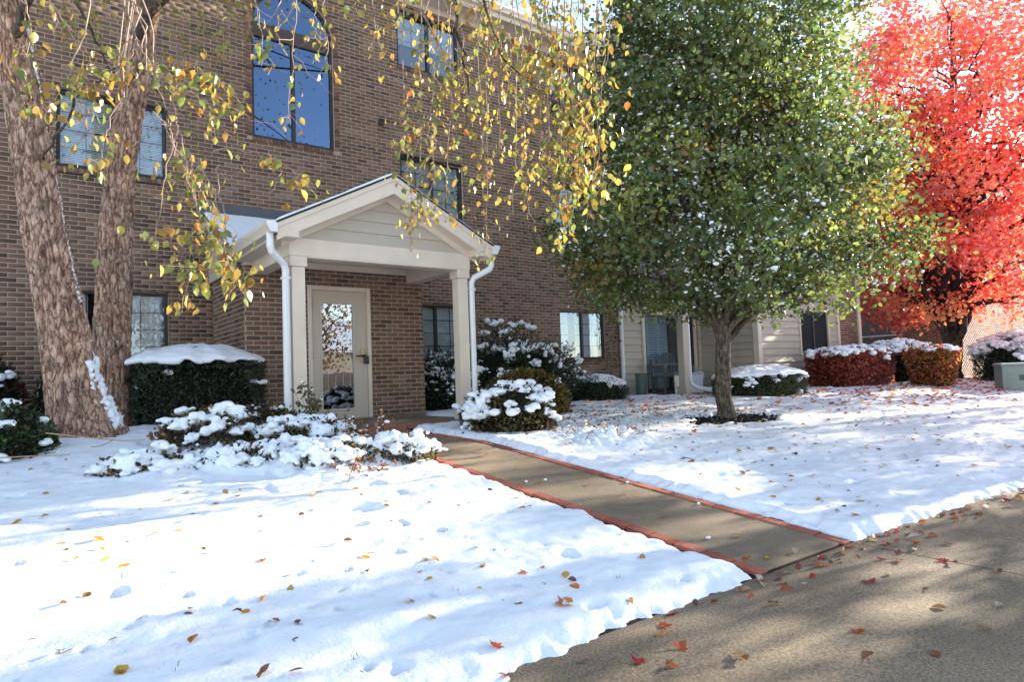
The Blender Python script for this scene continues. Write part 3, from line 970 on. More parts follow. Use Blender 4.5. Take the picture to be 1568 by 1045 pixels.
# -------- recessed patio and balconies
def siding_panel(par, x0, x1, z0, z1, y, mat=M_SIDING, holes=(), ex=0.18, face='y', join=False):
    z = z0
    jm = MB()
    while z < z1 - .01:
        zt = min(z + ex, z1)
        hs = [(h[0], h[1]) for h in holes if h[2] < z + ex * .5 < h[3]]
        for a, b in subtract((x0, x1), hs):
            if face == 'y':
                v = [(a, y - .034, z), (b, y - .034, z), (b, y - .004, zt), (a, y - .004, zt), (a, y + .02, z), (b, y + .02, z), (b, y + .02, zt), (a, y + .02, zt)]
                fc = [(0, 1, 2, 3), (7, 6, 5, 4), (0, 4, 5, 1), (1, 5, 6, 2), (2, 6, 7, 3), (3, 7, 4, 0)]
            else:
                v = [(y - .034, a, z), (y - .034, b, z), (y - .004, b, zt), (y - .004, a, zt), (y + .02, a, z), (y + .02, b, z), (y + .02, b, zt), (y + .02, a, zt)]
                fc = [(3, 2, 1, 0), (4, 5, 6, 7), (1, 5, 4, 0), (2, 6, 5, 1), (3, 7, 6, 2), (0, 4, 7, 3)]
            if join: jm.add(v, fc)
            else: MB().add(v, fc).build('siding_board', mat, par)
        z = zt
    if join: jm.build('siding', mat, par, kind='stuff')

SX0, SX1, SY = 14.93, 19.05, -1.83
pat = MB().box(11.95, 14.92, .06, .2, -.1, 8.3).build('patio_wall', M_SIDING, bld)
siding_panel(pat, 11.95, 12.70, 0.02, 2.62, .04)
siding_panel(pat, 11.95, 12.70, 2.95, 8.2, .04, join=True)
siding_panel(pat, 12.70, 14.92, 2.15, 2.62, .04)
siding_panel(pat, 12.70, 14.92, 5.1, 8.2, .04, join=True)
def sliding_door(z0):
    x0, x1 = 12.70, 14.80
    d = MB().box(x0, x0 + .09, -.03, .06, z0, z0 + 2.12).box(x1 - .06, x1 + .06, -.03, .06, z0, z0 + 2.12).box(x0 + .09, x1 - .06, -.029, .059, z0 + 2.03, z0 + 2.12).build('sliding_door', M_PAINT, bld)
    f = MB()
    for a in (x0 + .09, (x0 + x1) / 2 - .04, x1 - .13):
        f.box(a, a + .07, -.005, .05, z0 + .02, z0 + 2.03)
    f.box(x0 + .09, x1 - .06, -.004, .049, z0 + .02, z0 + .12).box(x0 + .09, x1 - .06, -.004, .049, z0 + 1.97, z0 + 2.03)
    f.build('door_sash', M_BRONZE, d)
    MB().box(x0 + .16, x1 - .13, .010, .016, z0 + .12, z0 + 1.97).build('glass', M_GLASS, d)
    for a in (x0 + .17, x0 + .62):
        s = MB().box(a, a + .05, .021, .045, z0 + .1, z0 + 1.98).box(a + .39, a + .44, .021, .045, z0 + .1, z0 + 1.98)
        z = z0 + .14
        while z < z0 + 1.95:
            s.add([(a + .05, .022, z), (a + .39, .022, z), (a + .39, .044, z + .05), (a + .05, .044, z + .05)], [(0, 1, 2, 3)]); z += .062
        s.build('shutter', M_SHUTTER, d)
    MB().box(x0 + .1, x1 - .1, .0515, .0575, z0 + .1, z0 + 2.0).build('room_dark', M_DARK, d)
sliding_door(.02)
sliding_door(2.98)

def balcony(z0):
    x0, x1, y0 = 12.30, 14.90, -1.62
    b = MB().box(x0 + .05, x1, y0 + .05, .02, z0 + .30, z0 + .36).build('balcony', M_PAINT, bld)
    MB().box(x0, x0 + .05, y0, .02, z0, z0 + .30).build('rim_board', M_SIDING, b, .004)
    MB().box(x0 + .051, x1, y0, y0 + .05, z0 + .001, z0 + .30).build('rim_board', M_SIDING, b, .004)
    MB().box(x0 - .03, x0 + .07, y0 - .03, .01, z0 + .361, z0 + .40).build('deck_edge', M_PAINT, b)
    MB().box(x0 + .07, x1, y0 - .03, y0 + .07, z0 + .362, z0 + .40).build('deck_edge', M_PAINT, b)
    for zz in (z0 + .47, z0 + 1.28):
        MB().box(x0, x0 + .06, y0 + .06, .0, zz, zz + .06).build('rail', M_SIDING, b)
        MB().box(x0 + .08, x1, y0, y0 + .06, zz, zz + .06).build('rail', M_SIDING, b)
    y = y0 + .14
    while y < -.05:
        MB().box(x0 + .012, x0 + .048, y, y + .036, z0 + .53, z0 + 1.28).build('baluster', M_SIDING, b); y += .125
    x = x0 + .16
    while x < x1:
        MB().box(x, x + .036, y0 + .012, y0 + .048, z0 + .53, z0 + 1.28).build('baluster', M_SIDING, b); x += .125
balcony(2.69)
balcony(5.63)
c = MB().box(12.22, 12.40, -1.66, -1.48, -.08, 8.2).build('balcony_column', M_SIDING, bld, .006)
MB().box(12.18, 12.44, -1.70, -1.44, -.1, .22).build('column_base', M_SIDING, c, .01)
dm = MB(); dm.tube([(12.47, -1.60, 8.0), (12.47, -1.60, .38), (12.49, -1.62, .27), (12.58, -1.72, .17), (12.80, -1.95, .12), (12.88, -2.02, .04)], .05, 8)
d = dm.build('downspout', M_WHITE, bld)
MB().tube([(12.86, -2.0, .07), (12.92, -2.06, -.02)], .06, 8).build('boot', M_BLACK, d)
# entrance of the flat beside the patio, lantern
# projecting bay on the right: side wall and front wall with siding
bay = MB().box(SX0 + .03, SX1 + 1.25, SY + .03, 6, -.2, 8.2).build('bay', M_DARK, bld)
siding_panel(bay, SY + .12, .05, .0, 8.1, SX0 + .02, M_SIDING, face='x')
MB().box(SX0 - .02, SX0 + .13, SY - .04, SY + .119, -.1, 8.2).build('corner_board', M_PAINT, bay, .004)
MB().box(SX0 - .012, SX0 + .05, -.1, -.004, 0, 8.1).build('corner_board', M_PAINT, bay)
HB = [(16.90, 18.47, s - .05, s + 1.20) for s in SILL]
siding_panel(bay, SX0 + .13, SX1 - .1, .0, 8.2, SY + .02, M_SIDING, HB)
for a, b, c2, d2 in HB:
    w = window(a + .06, b - .06, c2 + .04, d2 - .05, SY - .03, bay, 'blind' if c2 < 3 else 'dark', sill=False, lintel=False)
    MB().box(a, a + .06, SY - .04, SY + .03, c2, d2).build('trim', M_PAINT, w); MB().box(b - .06, b, SY - .04, SY + .03, c2, d2).build('trim', M_PAINT, w)
    MB().box(a + .06, b - .06, SY - .039, SY + .029, d2 - .05, d2).build('trim', M_PAINT, w); MB().box(a + .06, b - .06, SY - .039, SY + .029, c2, c2 + .04).build('trim', M_PAINT, w)
MB().box(SX1 - .1, SX1 + .02, SY - .04, SY + .03, -.1, 8.2).build('corner_board', M_PAINT, bay)
brick_wall(bay, 'bay_brick_panel', SX1 + .02, SX1 + 1.15, -.2, 8.2, SY, 'y', lambda z: [], None, mat=M_BRICKR)
MB().box(SX1 + 1.15, SX1 + 1.30, SY - .05, SY + .12, -.1, 8.2).build('corner_board', M_PAINT, bay)
# lantern on the side wall
l = MB().box(SX0 - .10, SX0 - .0, -.36, -.24, 1.83, 2.02).build('wall_lantern', M_BLACK, bay, .015)
MB().box(SX0 - .12, SX0 + .0, -.39, -.21, 2.02, 2.05).build('lantern_cap', M_BLACK, l, .01)
# roof over balconies and bay
MB().prism_x([(-2.3, 8.21), (3.2, 10.52), (3.2, 10.60), (-2.3, 8.29)], 11.9, 21.0).build('bay_roof', M_SHINGLE, bld)
MB().prism_x([(-2.33, 8.291), (3.2, 10.601), (3.2, 10.72), (-2.3, 8.40)], 11.9, 21.0).build('roof_snow', M_SNOW, bld)
MB().prism_x([(-2.3, 8.02), (3.2, 10.33), (3.2, 10.519), (-2.3, 8.209)], 11.86, 11.90).build('roof_rake', M_PAINT, bld)
MB().box(11.9, 21.0, -2.33, -2.30, 8.02, 8.30).build('bay_fascia', M_PAINT, bld)
MB().box(11.92, 20.9, -2.29, .1, 8.0, 8.02).build('bay_soffit', M_PAINT, bld)

# -------- second wing beyond the bay (in shade)
wing = empty('rear_wing', (27, 0, 0), 'dark grey sided wing behind the red hedges, partly hidden', 'building')
WX, WY = 25.0, -2.75
core = MB().box(WX + .03, 33, WY + .03, 7, -.2, 8.3).build('wing_core', M_DARK, wing)
siding_panel(wing, -1.15, 3.0, .0, 8.2, WX + .02, M_SIDINGD, face='x')
MB().box(WX - .02, WX + .02, -1.25, -1.15, 0, 8.2).build('trim', M_SIDINGD, wing)
brick_wall(wing, 'wing_brick_wall', WY, -1.25, -.2, 8.2, WX, 'x', m0=WY + .1)
brick_wall(wing, 'wing_brick_front', WX, 33, -.2, 8.2, WY, 'y')
MB().prism_y([(WX - .4, 8.2), (33.4, 8.2), (29.2, 10.0)], WY - .45, 7).build('wing_roof', M_SNOW, wing)
b = MB().box(WX - .10, WX - .004, -1.14, 3.0, 1.50, 1.56).build('ledge', M_SIDINGD, wing)
MB().box(WX - .11, WX - .004, -1.14, 3.0, 1.561, 1.60).build('ledge_snow', M_SNOW, b)
u = MB().box(WX - .06, WX - .003, -2.05, -1.75, 1.95, 2.15).build('meter_box', M_WHITE, wing, .01)

# far cream building glimpsed between the maple branches
far = empty('cream_building', (48, 8, 0), 'cream sided building far behind the red maple', 'building')
fm = MB(); fm.box(42, 60, 1.2, 16, -.6, 8.0)
fm.build('wall', M_CREAM, far)
MB().prism_x([(.6, 8.001), (16.6, 8.001), (8.6, 11.5)], 41.4, 60.5).build('roof', M_SNOW, far)
for yy in (2.2, 5.0, 8.0, 11.0):
    for zz in (.9, 3.7, 6.0):
        w = MB().box(41.93, 41.995, yy, yy + 1.1, zz, zz + 1.3).build('window', M_WHITE, far)
        MB().box(41.90, 41.929, yy + .08, yy + 1.02, zz + .08, zz + 1.22).build('pane', M_GLASSA, w)

# houses, fence across the street (seen in the door and window reflections)
hs = empty('street_house', (17, -36, -.6), 'tan house with snowy roof across the street', 'house')
MB().box(9, 27, -44, -36, -.66, 2.8).build('wall', M_CREAM, hs)
MB().prism_x([(-45, 2.75), (-35.2, 2.75), (-40, 5.4)], 8, 28).build('roof', M_SNOW, hs)
for x in (11, 15.0, 19.5, 23):
    MB().box(x, x + 1.2, -35.98, -35.9, .4, 1.9).build('window', M_BRONZE, hs)
fc = empty('board_fence', (16, -27, -.6), 'weathered board fence across the street', 'fence')
for i in range(60):
    x = 4 + i * .4
    h = 1.15 + random.uniform(-.03, .03)
    if i == 0: fb = MB().box(0, .36, -.02, .02, 0, 1.8).build('board', M_FENCE, fc); me = fb.data
    else: fb = bpy.data.objects.new('board', me); link(fb); parent(fb, fc)
    fb.location = (x, -27, -.66)

# ================================================================ vegetation tools
import bmesh
def ico(sub):
    bm = bmesh.new(); bmesh.ops.create_icosphere(bm, subdivisions=sub, radius=1)
    V = np.array([v.co[:] for v in bm.verts]); F = np.array([[v.index for v in f.verts] for f in bm.faces]); bm.free()
    return V, F
ICO1, ICO2 = ico(1), ico(2)

def rand_rot(n, rng=RNG):
    q = rng.normal(size=(n, 4)); q /= np.linalg.norm(q, axis=1)[:, None]
    w, x, y, z = q.T
    return np.stack([np.stack([1 - 2 * (y * y + z * z), 2 * (x * y - z * w), 2 * (x * z + y * w)], -1),
                     np.stack([2 * (x * y + z * w), 1 - 2 * (x * x + z * z), 2 * (y * z - x * w)], -1),
                     np.stack([2 * (x * z - y * w), 2 * (y * z + x * w), 1 - 2 * (x * x + y * y)], -1)], 1)

def frame_rot(ydir, rng=RNG):
    """rotations whose local +y follows ydir, random spin about it"""
    n = len(ydir)
    y = ydir / (np.linalg.norm(ydir, axis=1)[:, None] + 1e-9)
    a = rng.normal(size=(n, 3)); x = np.cross(y, a); x /= np.linalg.norm(x, axis=1)[:, None] + 1e-9
    z = np.cross(x, y)
    return np.stack([x, y, z], -1)

T_DIAM = (np.array([(0, 0, 0), (.36, .45, .10), (0, 1, -.08), (-.36, .45, .10)], float), np.array([(0, 1, 2), (0, 2, 3)]))
T_OVAL = (np.array([(0, 0, 0), (.30, .22, .05), (.36, .5, .06), (.2, .8, .02), (0, 1.05, -.10), (-.2, .8, .02), (-.36, .5, .06), (-.30, .22, .05), (0, .5, -.03)], float),
          np.array([(0, 1, 8), (1, 2, 8), (2, 3, 8), (3, 4, 8), (4, 5, 8), (5, 6, 8), (6, 7, 8), (7, 0, 8)]))
def star(pts):
    k = len(pts)
    v = [(x, y, .10 * (x * x + (y - .4) ** 2) * (1 if i % 2 else -1)) for i, (x, y) in enumerate(pts)] + [(0, .32, 0)]
    return np.array(v, float), np.array([(i, (i + 1) % k, k) for i in range(k)])
T_MAPLE = star([(0, 0), (.20, .10), (.48, .05), (.34, .26), (.58, .46), (.28, .48), (.22, .66), (0, 1.0), (-.22, .66), (-.28, .48), (-.58, .46), (-.34, .26), (-.48, .05), (-.20, .10)])
T_MAPS = star([(0, 0), (.45, .1), (.25, .35), (.3, .7), (0, 1.0), (-.3, .7), (-.25, .35), (-.45, .1)])
T_NEEDLE = (np.array([(0, 0, 0), (.13, .5, .03), (0, 1, 0), (-.13, .5, .03)], float), np.array([(0, 1, 2), (0, 2, 3)]))

def place(T, P, S, R):
    tv, tf = T
    V = np.einsum('nij,kj->nki', R, tv) * np.asarray(S)[:, None, None] + P[:, None, :]
    k = len(tv)
    F = (tf[None] + (np.arange(len(P)) * k)[:, None, None]).reshape(-1, tf.shape[1])
    return V.reshape(-1, 3), F

def palette(n, cols, wts, jit=0.18, rng=RNG):
    cols = np.array(cols, float); w = np.array(wts, float); w /= w.sum()
    c = cols[rng.choice(len(cols), n, p=w)]
    return np.clip(c * (1 + rng.normal(0, jit, (n, 1))) * (1 + rng.normal(0, jit * .4, (n, 3))), 0.004, 0.95)

def leaf_mesh(name, T, P, S, R, C, mat, par, kind=None):
    V, F = place(T, P, S, R)
    return mesh_np(name, V, F, mat, par, False, np.repeat(C, len(T[0]), 0), kind)

def snow_lumps(name, P, S, par, flat=0.55, tmpl=ICO1, mat=None, rough=0.25, smooth=True, kind=None, fuse=0.0):
    tv, tf = tmpl
    n = len(P)
    sc = np.stack([S * RNG.uniform(.8, 1.3, n), S * RNG.uniform(.8, 1.3, n), S * flat * RNG.uniform(.7, 1.2, n)], -1)
    jit = 1 + RNG.normal(0, rough, (n, len(tv), 1)).clip(-.45, .5)
    th = RNG.uniform(0, 6.28, n)
    c, s = np.cos(th), np.sin(th)
    L = tv[None] * jit
    L = np.stack([L[..., 0] * c[:, None] - L[..., 1] * s[:, None], L[..., 0] * s[:, None] + L[..., 1] * c[:, None], L[..., 2]], -1)
    V = L * sc[:, None, :] + P[:, None, :]
    F = (tf[None] + (np.arange(n) * len(tv))[:, None, None]).reshape(-1, 3)
    o = mesh_np(name, V.reshape(-1, 3), F, mat or M_SNOWC, par, smooth, kind=kind)
    if fuse:
        r = o.modifiers.new('fuse', 'REMESH'); r.mode = 'VOXEL'; r.voxel_size = fuse; r.use_smooth_shade = True
        sm_ = o.modifiers.new('soften', 'SMOOTH'); sm_.iterations = 3; sm_.factor = .5
    return o

def limb_path(a, b, sag=0.0, wob=0.06, n=8):
    a = np.array(a, float); b = np.array(b, float)
    t = np.linspace(0, 1, n)[:, None]
    L = np.linalg.norm(b - a)
    P = a + (b - a) * t
    P[:, 2] += sag * L * (4 * t * (1 - t))[:, 0]
    w = RNG.normal(0, wob * L, (n, 3)) * np.sin(np.pi * t)
    return P + w

# ---------------------------------------------------------------- generic crown tree
def crown_tree(name, label, base, trunk_r, trunk_top, profile, nclus, per, sig, lsize, cols, wts, T, leafmat, bark, fork=1.3, seed=1, cat='tree', group=None, ctr_shift=(0, 0), snow=0, nlimb=36, lean=(0, 0), leafkind=None, limb_r=0.06, gap=None):
    rng = np.random.default_rng(seed)
    root = empty(name, base, label, cat, group)
    bx, by, bz = base
    zs = np.array([p[0] for p in profile]); rs = np.array([p[1] for p in profile])
    # cluster centres
    zz = np.linspace(zs[0], zs[-1], 400); w = np.interp(zz, zs, rs) ** 1.6 + .02; w /= w.sum()
    cz = rng.choice(zz, nclus, p=w) + rng.normal(0, .05, nclus)
    th = rng.uniform(0, 2 * np.pi, nclus)
    out = 1 + 0.42 * fbm(th * 1.6 + seed, cz * 1.1, 3)
    rad = np.interp(cz, zs, rs) * out * rng.uniform(0.02, 1, nclus) ** 0.42
    f = (cz - zs[0]) / (zs[-1] - zs[0])
    C = np.stack([bx + ctr_shift[0] + lean[0] * f + rad * np.cos(th), by + ctr_shift[1] + lean[1] * f + rad * np.sin(th), bz + cz - 0.08 * rad], -1)
    if gap is not None:
        ga, gb, gr = np.array(gap[0]), np.array(gap[1]), gap[2]
        u_ = (gb - ga) / np.linalg.norm(gb - ga)
        dd_ = np.linalg.norm((C - ga) - ((C - ga) @ u_)[:, None] * u_, axis=1)
        C = C[(dd_ > gr) | (rng.random(len(C)) < .15)]; nclus = len(C)
    k = rng.poisson(per, nclus).clip(3)
    idx = np.repeat(np.arange(nclus), k)
    P = C[idx] + rng.normal(0, 1, (len(idx), 3)) * np.array([sig, sig, sig * .62])
    S = lsize * rng.uniform(.65, 1.25, len(P))
    R = rand_rot(len(P), rng)
    tone = (palette(nclus, cols, wts, .10, rng) * rng.uniform(.45, 1.5, (nclus, 1)))[idx]
    own = palette(len(P), cols, wts, .18, rng)
    Cc = tone * .62 + own * .38
    leaf_mesh('foliage', T, P, S, R, Cc, leafmat, root, 'stuff')
    # trunk
    tz = np.array([-.05, .02, .12, .35, fork * .7, fork, fork + (trunk_top - fork) * .3, fork + (trunk_top - fork) * .65, trunk_top])
    tr = trunk_r * np.array([1.5, 1.25, 1.08, 1.0, .95, .9, .6, .36, .10])
    n = len(tz)
    PT = np.stack([bx + ctr_shift[0] * (tz / trunk_top).clip(0, 1) + rng.normal(0, .02, n) * (tz > .3), by + ctr_shift[1] * (tz / trunk_top).clip(0, 1) + rng.normal(0, .02, n) * (tz > .3), bz + tz], -1)
    V, F = tube_np(PT, tr, 16)
    mesh_np('trunk', V, F, bark, root, True)
    A = Arr()
    order = rng.permutation(nclus)[:nlimb]
    for j, ci in enumerate(order):
        tgt = C[ci]
        zt = np.clip(tgt[2] - bz - rng.uniform(.6, 1.3) * (.5 + .65 * np.hypot(*(tgt[:2] - PT[-1, :2]))), fork * rng.uniform(1.05, 1.6), trunk_top * .92)
        a = np.array([np.interp(zt, tz, PT[:, 0]), np.interp(zt, tz, PT[:, 1]), bz + zt])
        L = np.linalg.norm(tgt - a)
        r0 = min(np.interp(zt, tz, tr) * .7, limb_r * (.4 + .25 * L))
        nn = 9
        t = np.linspace(0, 1, nn)[:, None]
        Pp = a + (tgt - a) * t + np.array([0, 0, .09 * L]) * (4 * t * (1 - t)) + rng.normal(0, .03 * L, (nn, 3)) * np.sin(np.pi * t)
        V, F = tube_np(Pp, r0 * (1 - .9 * t[:, 0]), 7)
        A.add(V, F)
        for s in range(3):
            q = Pp[rng.integers(3, nn)]
            e = q + rng.normal(0, .35, 3) * (.4 + .2 * L)
            tt = np.linspace(0, 1, 5)[:, None]
            V, F = tube_np(q + (e - q) * tt + rng.normal(0, .03, (5, 3)) * np.sin(np.pi * tt), r0 * .35 * (1 - .8 * tt[:, 0]), 5)
            A.add(V, F)
    A.build('branch', bark, root, True)
    if snow:
        cw = rng.uniform(0, 1, nclus) ** 2.5
        pw = cw[idx]; pw /= pw.sum()
        pk = rng.choice(len(P), snow, replace=True, p=pw)
        Sp = P[pk] + np.array([0, 0, .015]) + rng.normal(0, .02, (snow, 3))
        Sz = .0140 * np.exp(rng.normal(0, .45, snow)).clip(.4, 2.4)
        snow_lumps('foliage_snow', Sp, Sz, root, .75, ICO1, rough=.3, kind='stuff')
    return root, C, P

# ================================================================ trees
pear = crown_tree('pear_tree', 'dense green tree flecked with snow standing in the right lawn', (8.82, -5.11, -.17), .125, 8.2,
    [(1.82, 1.5), (2.05, 2.2), (2.45, 2.65), (3.2, 2.7), (4.5, 2.45), (6.2, 2.0), (7.8, 1.3), (9.2, .3)], 620, 118, .235, .090,
    [(.072, .112, .024), (.112, .158, .034), (.20, .225, .05), (.042, .064, .018), (.44, .22, .03), (.42, .11, .03)], [4, 5, 4.0, 2, .5, .25], T_DIAM, M_LEAFP, M_BARKP,
    fork=1.25, seed=3, snow=12000, nlimb=60, ctr_shift=(.05, 0), limb_r=.042, gap=((6.18, -6.04, 1.81), (10.04, -2.74, 2.57), .36))
pr = pear[0]
# lower limbs of the green tree
A = Arr()
for pts, r in (([(8.86, -5.11, .95), (9.25, -5.2, 1.32), (9.75, -5.35, 1.62), (10.5, -5.6, 1.95)], .065), ([(8.85, -5.11, 1.05), (9.2, -5.15, 1.55), (9.5, -5.2, 2.0)], .05), ([(8.80, -5.11, 1.0), (8.66, -5.05, 1.5), (8.55, -5.0, 2.2)], .075), ([(8.82, -5.15, 1.1), (9.0, -5.5, 1.6), (9.0, -5.9, 2.2)], .05), ([(8.8, -5.1, 1.15), (8.3, -4.9, 1.75), (7.6, -4.8, 2.1)], .045)):
    P = np.array(pts); t = np.linspace(0, 1, 10); s = np.linspace(0, 1, len(P))
    Q = np.stack([np.interp(t, s, P[:, k]) for k in range(3)], -1)
    Q[1:-1] = (Q[:-2] + 2 * Q[1:-1] + Q[2:]) / 4
    V, F = tube_np(Q, r * (1 - .65 * t), 9); A.add(V, F)
A.build('limb', M_BARKP, pr, True)

maple = crown_tree('maple_tree', 'tall maple with blazing red leaves at the right edge', (22.6, -3.45, -.05), .23, 11.0,
    [(1.9, 1.6), (2.6, 2.7), (4.5, 3.3), (7, 3.6), (10, 3.0), (12.2, 1.8), (13.4, .4)], 460, 80, .33, .135,
    [(.80, .085, .065), (.84, .14, .085), (.62, .045, .04), (.86, .25, .07), (.86, .40, .12)], [5, 4, 1.3, 2.6, 1.1], T_MAPS, M_LEAFM, M_BARKM,
    fork=1.6, seed=8, nlimb=80, ctr_shift=(.5, -.45), limb_r=.10)
A = Arr()
for e in ((21.7, -3.0, 3.6), (23.6, -4.2, 3.8), (22.4, -4.6, 4.2), (23.4, -2.8, 4.5)):
    V, F = tube_np(limb_path((22.6, -3.45, .9), e, -.08, .02), np.linspace(.13, .06, 8), 9); A.add(V, F)
A.build('limb', M_BARKM, maple[0], True)

# trees beyond the right edge whose shade falls over the lawn and the road
for i, (b, sd, prof, nc, per, sg, lab) in enumerate((
        ((14.0, -11.9, -.62), 21, [(1.0, 1.0), (1.7, 1.7), (3.0, 1.9), (4.2, 1.4), (5.0, .2)], 62, 110, .19, 'orange leaved tree just beyond the right edge of the picture'),
        ((16.2, -10.1, -.62), 29, [(1.6, .9), (2.4, 1.7), (3.6, 1.9), (4.8, 1.3), (5.6, .2)], 25, 120, .17, 'added open crowned tree, unseen beyond the right edge, shading the left lawn'),  # added occluder out of view, throws streaks of shade on the left lawn
        ((30, -11.0, -.62), 22, [(2.4, 1.2), (4.0, 2.6), (6.0, 2.4), (8.0, .4)], 52, 110, .24, 'thin orange tree along the street beyond the right edge'),
        ((27, -8.4, -.55), 25, [(2.2, 1.2), (3.5, 2.2), (5.5, 2.0), (7.5, .4)], 44, 100, .24, 'sparse young tree nearest the utility box beyond the right edge'))):
    crown_tree('street_tree', lab, b, .13, prof[-1][0] - 1, prof, nc, per, sg, .10,
        [(.6, .2, .05), (.7, .35, .08), (.5, .08, .04)], [3, 3, 2], T_MAPS, M_LEAFT, M_BARKM, fork=1.5, seed=sd, nlimb=30, group='street trees')
for i, (x, y) in enumerate(((1, -29), (8, -31), (14.3, -31.5), (22, -30))):
    crown_tree('brown_tree', ['brown leaved tree nearest the left end of the fence across the street', 'second brown tree behind the fence across the street', 'third brown tree behind the fence across the street', 'last brown tree at the right end of the fence across the street'][i], (x, y, -.66), .18, 7, [(2.0, 1.2), (3.2, 2.4), (5.5, 2.6), (8, 1.2), (9, .2)], 90, 22, .5, .22,
        [(.22, .12, .05), (.3, .17, .06), (.14, .09, .05)], [3, 2, 2], T_DIAM, M_LEAF, M_BARKM, fork=1.8, seed=40 + i, nlimb=24, group='trees across the street')

# ---------------------------------------------------------------- the double stemmed birch on the left
birch = empty('birch_tree', (.75, -2.8, .1), 'double stemmed tree with flaky reddish bark and drooping yellow leaves', 'tree')
def bark_trunk(name, pts, rad, seed):
    P = np.array(pts, float); R = np.array(rad, float)
    s = np.concatenate([[0], np.cumsum(np.linalg.norm(np.diff(P, axis=0), axis=1))]); s /= s[-1]
    n, k = 260, 84
    t = np.linspace(0, 1, n)
    Q = np.stack([np.interp(t, s, P[:, j]) for j in range(3)], -1); r = np.interp(t, s, R)
    for _ in range(6):
        Q[1:-1] = (Q[:-2] + 2 * Q[1:-1] + Q[2:]) / 4; r[1:-1] = (r[:-2] + 2 * r[1:-1] + r[2:]) / 4
    V, F = tube_np(Q, r, k)
    V = V.reshape(n, k, 3)
    D = V - Q[:, None, :]
    D /= np.linalg.norm(D, axis=2)[..., None] + 1e-9
    th = np.linspace(0, 2 * np.pi, k, endpoint=False)
    TH, TT = np.meshgrid(th, Q[:, 2])
    # long plates of bark, uneven flare at the foot; periodic in angle through cos/sin
    u, v = np.cos(TH) * 2.2, np.sin(TH) * 2.2
    plates = np.abs(fbm(u * 2.1 + seed + TT * .25, v * 2.1 + TT * 1.1, 3)) * 2
    fine = fbm(u * 7 + seed, v * 7 + TT * 6.5, 4) * .6 + np.clip(np.abs(fbm(u * 4.3 + TT * 2 + seed, v * 4.3 + TT * 3.0, 3)) * 3, 0, .7)
    flare = np.clip(.75 - TT, 0, 1) ** 1.6 * (0.6 + .9 * fbm(u * .9 + seed, v * .9, 2))
    disp = -.03 * (1 - np.clip(plates * 2.6, 0, 1)) ** 1.5 + .022 * fine + .14 * flare
    V = V + D * disp[..., None]
    return mesh_np(name, V.reshape(-1, 3), F, M_BARKB, birch, True), Q, r
_, TQ1, TR1 = bark_trunk('trunk', [(.66, -3.1, -.12), (.616, -3.1, .06), (.56, -3.1, .25), (.478, -3.1, .596), (.382, -3.1, 1.277), (.214, -3.1, 2.289), (.07, -3.1, 3.463), (-.111, -3.1, 4.617), (-.3, -3.2, 5.8), (-.4, -3.4, 7.5)], [.36, .34, .295, .245, .212, .185, .165, .145, .12, .06], 3)
_, TQ2, TR2 = bark_trunk('trunk', [(.90, -2.1, -.05), (.902, -2.1, .19), (.903, -2.1, .58), (.919, -2.1, 1.37), (.964, -2.1, 2.575), (1.015, -2.1, 3.397), (1.109, -2.1, 4.036), (1.198, -2.1, 4.687), (1.282, -2.1, 5.566), (1.4, -2.3, 6.6), (1.5, -2.6, 8.0)], [.23, .215, .198, .19, .174, .157, .148, .16, .17, .12, .05], 9)
# snow clinging to the right flank of the leaning stem
P = []; S = []
for z, dn, sz in [(z, 2, .011) for z in np.arange(.9, 4.6, .012)] + [(z, 6, .028) for z in np.arange(.22, .95, .035)]:
    i = np.argmin(abs(TQ1[:, 2] - z))
    for _ in range(dn):
        a = RNG.normal(-.42, .07 if dn == 2 else .22); rr = TR1[i] + (.0 if z > .75 else .14 * (.75 - z) ** 1.6) - .004
        P.append((TQ1[i, 0] + rr * math.cos(a), TQ1[i, 1] + rr * math.sin(a), z + RNG.normal(0, .015))); S.append(sz * RNG.uniform(.7, 1.7))
snow_lumps('trunk_snow', np.array(P), np.array(S), birch, 1.3, rough=.3, kind='stuff')

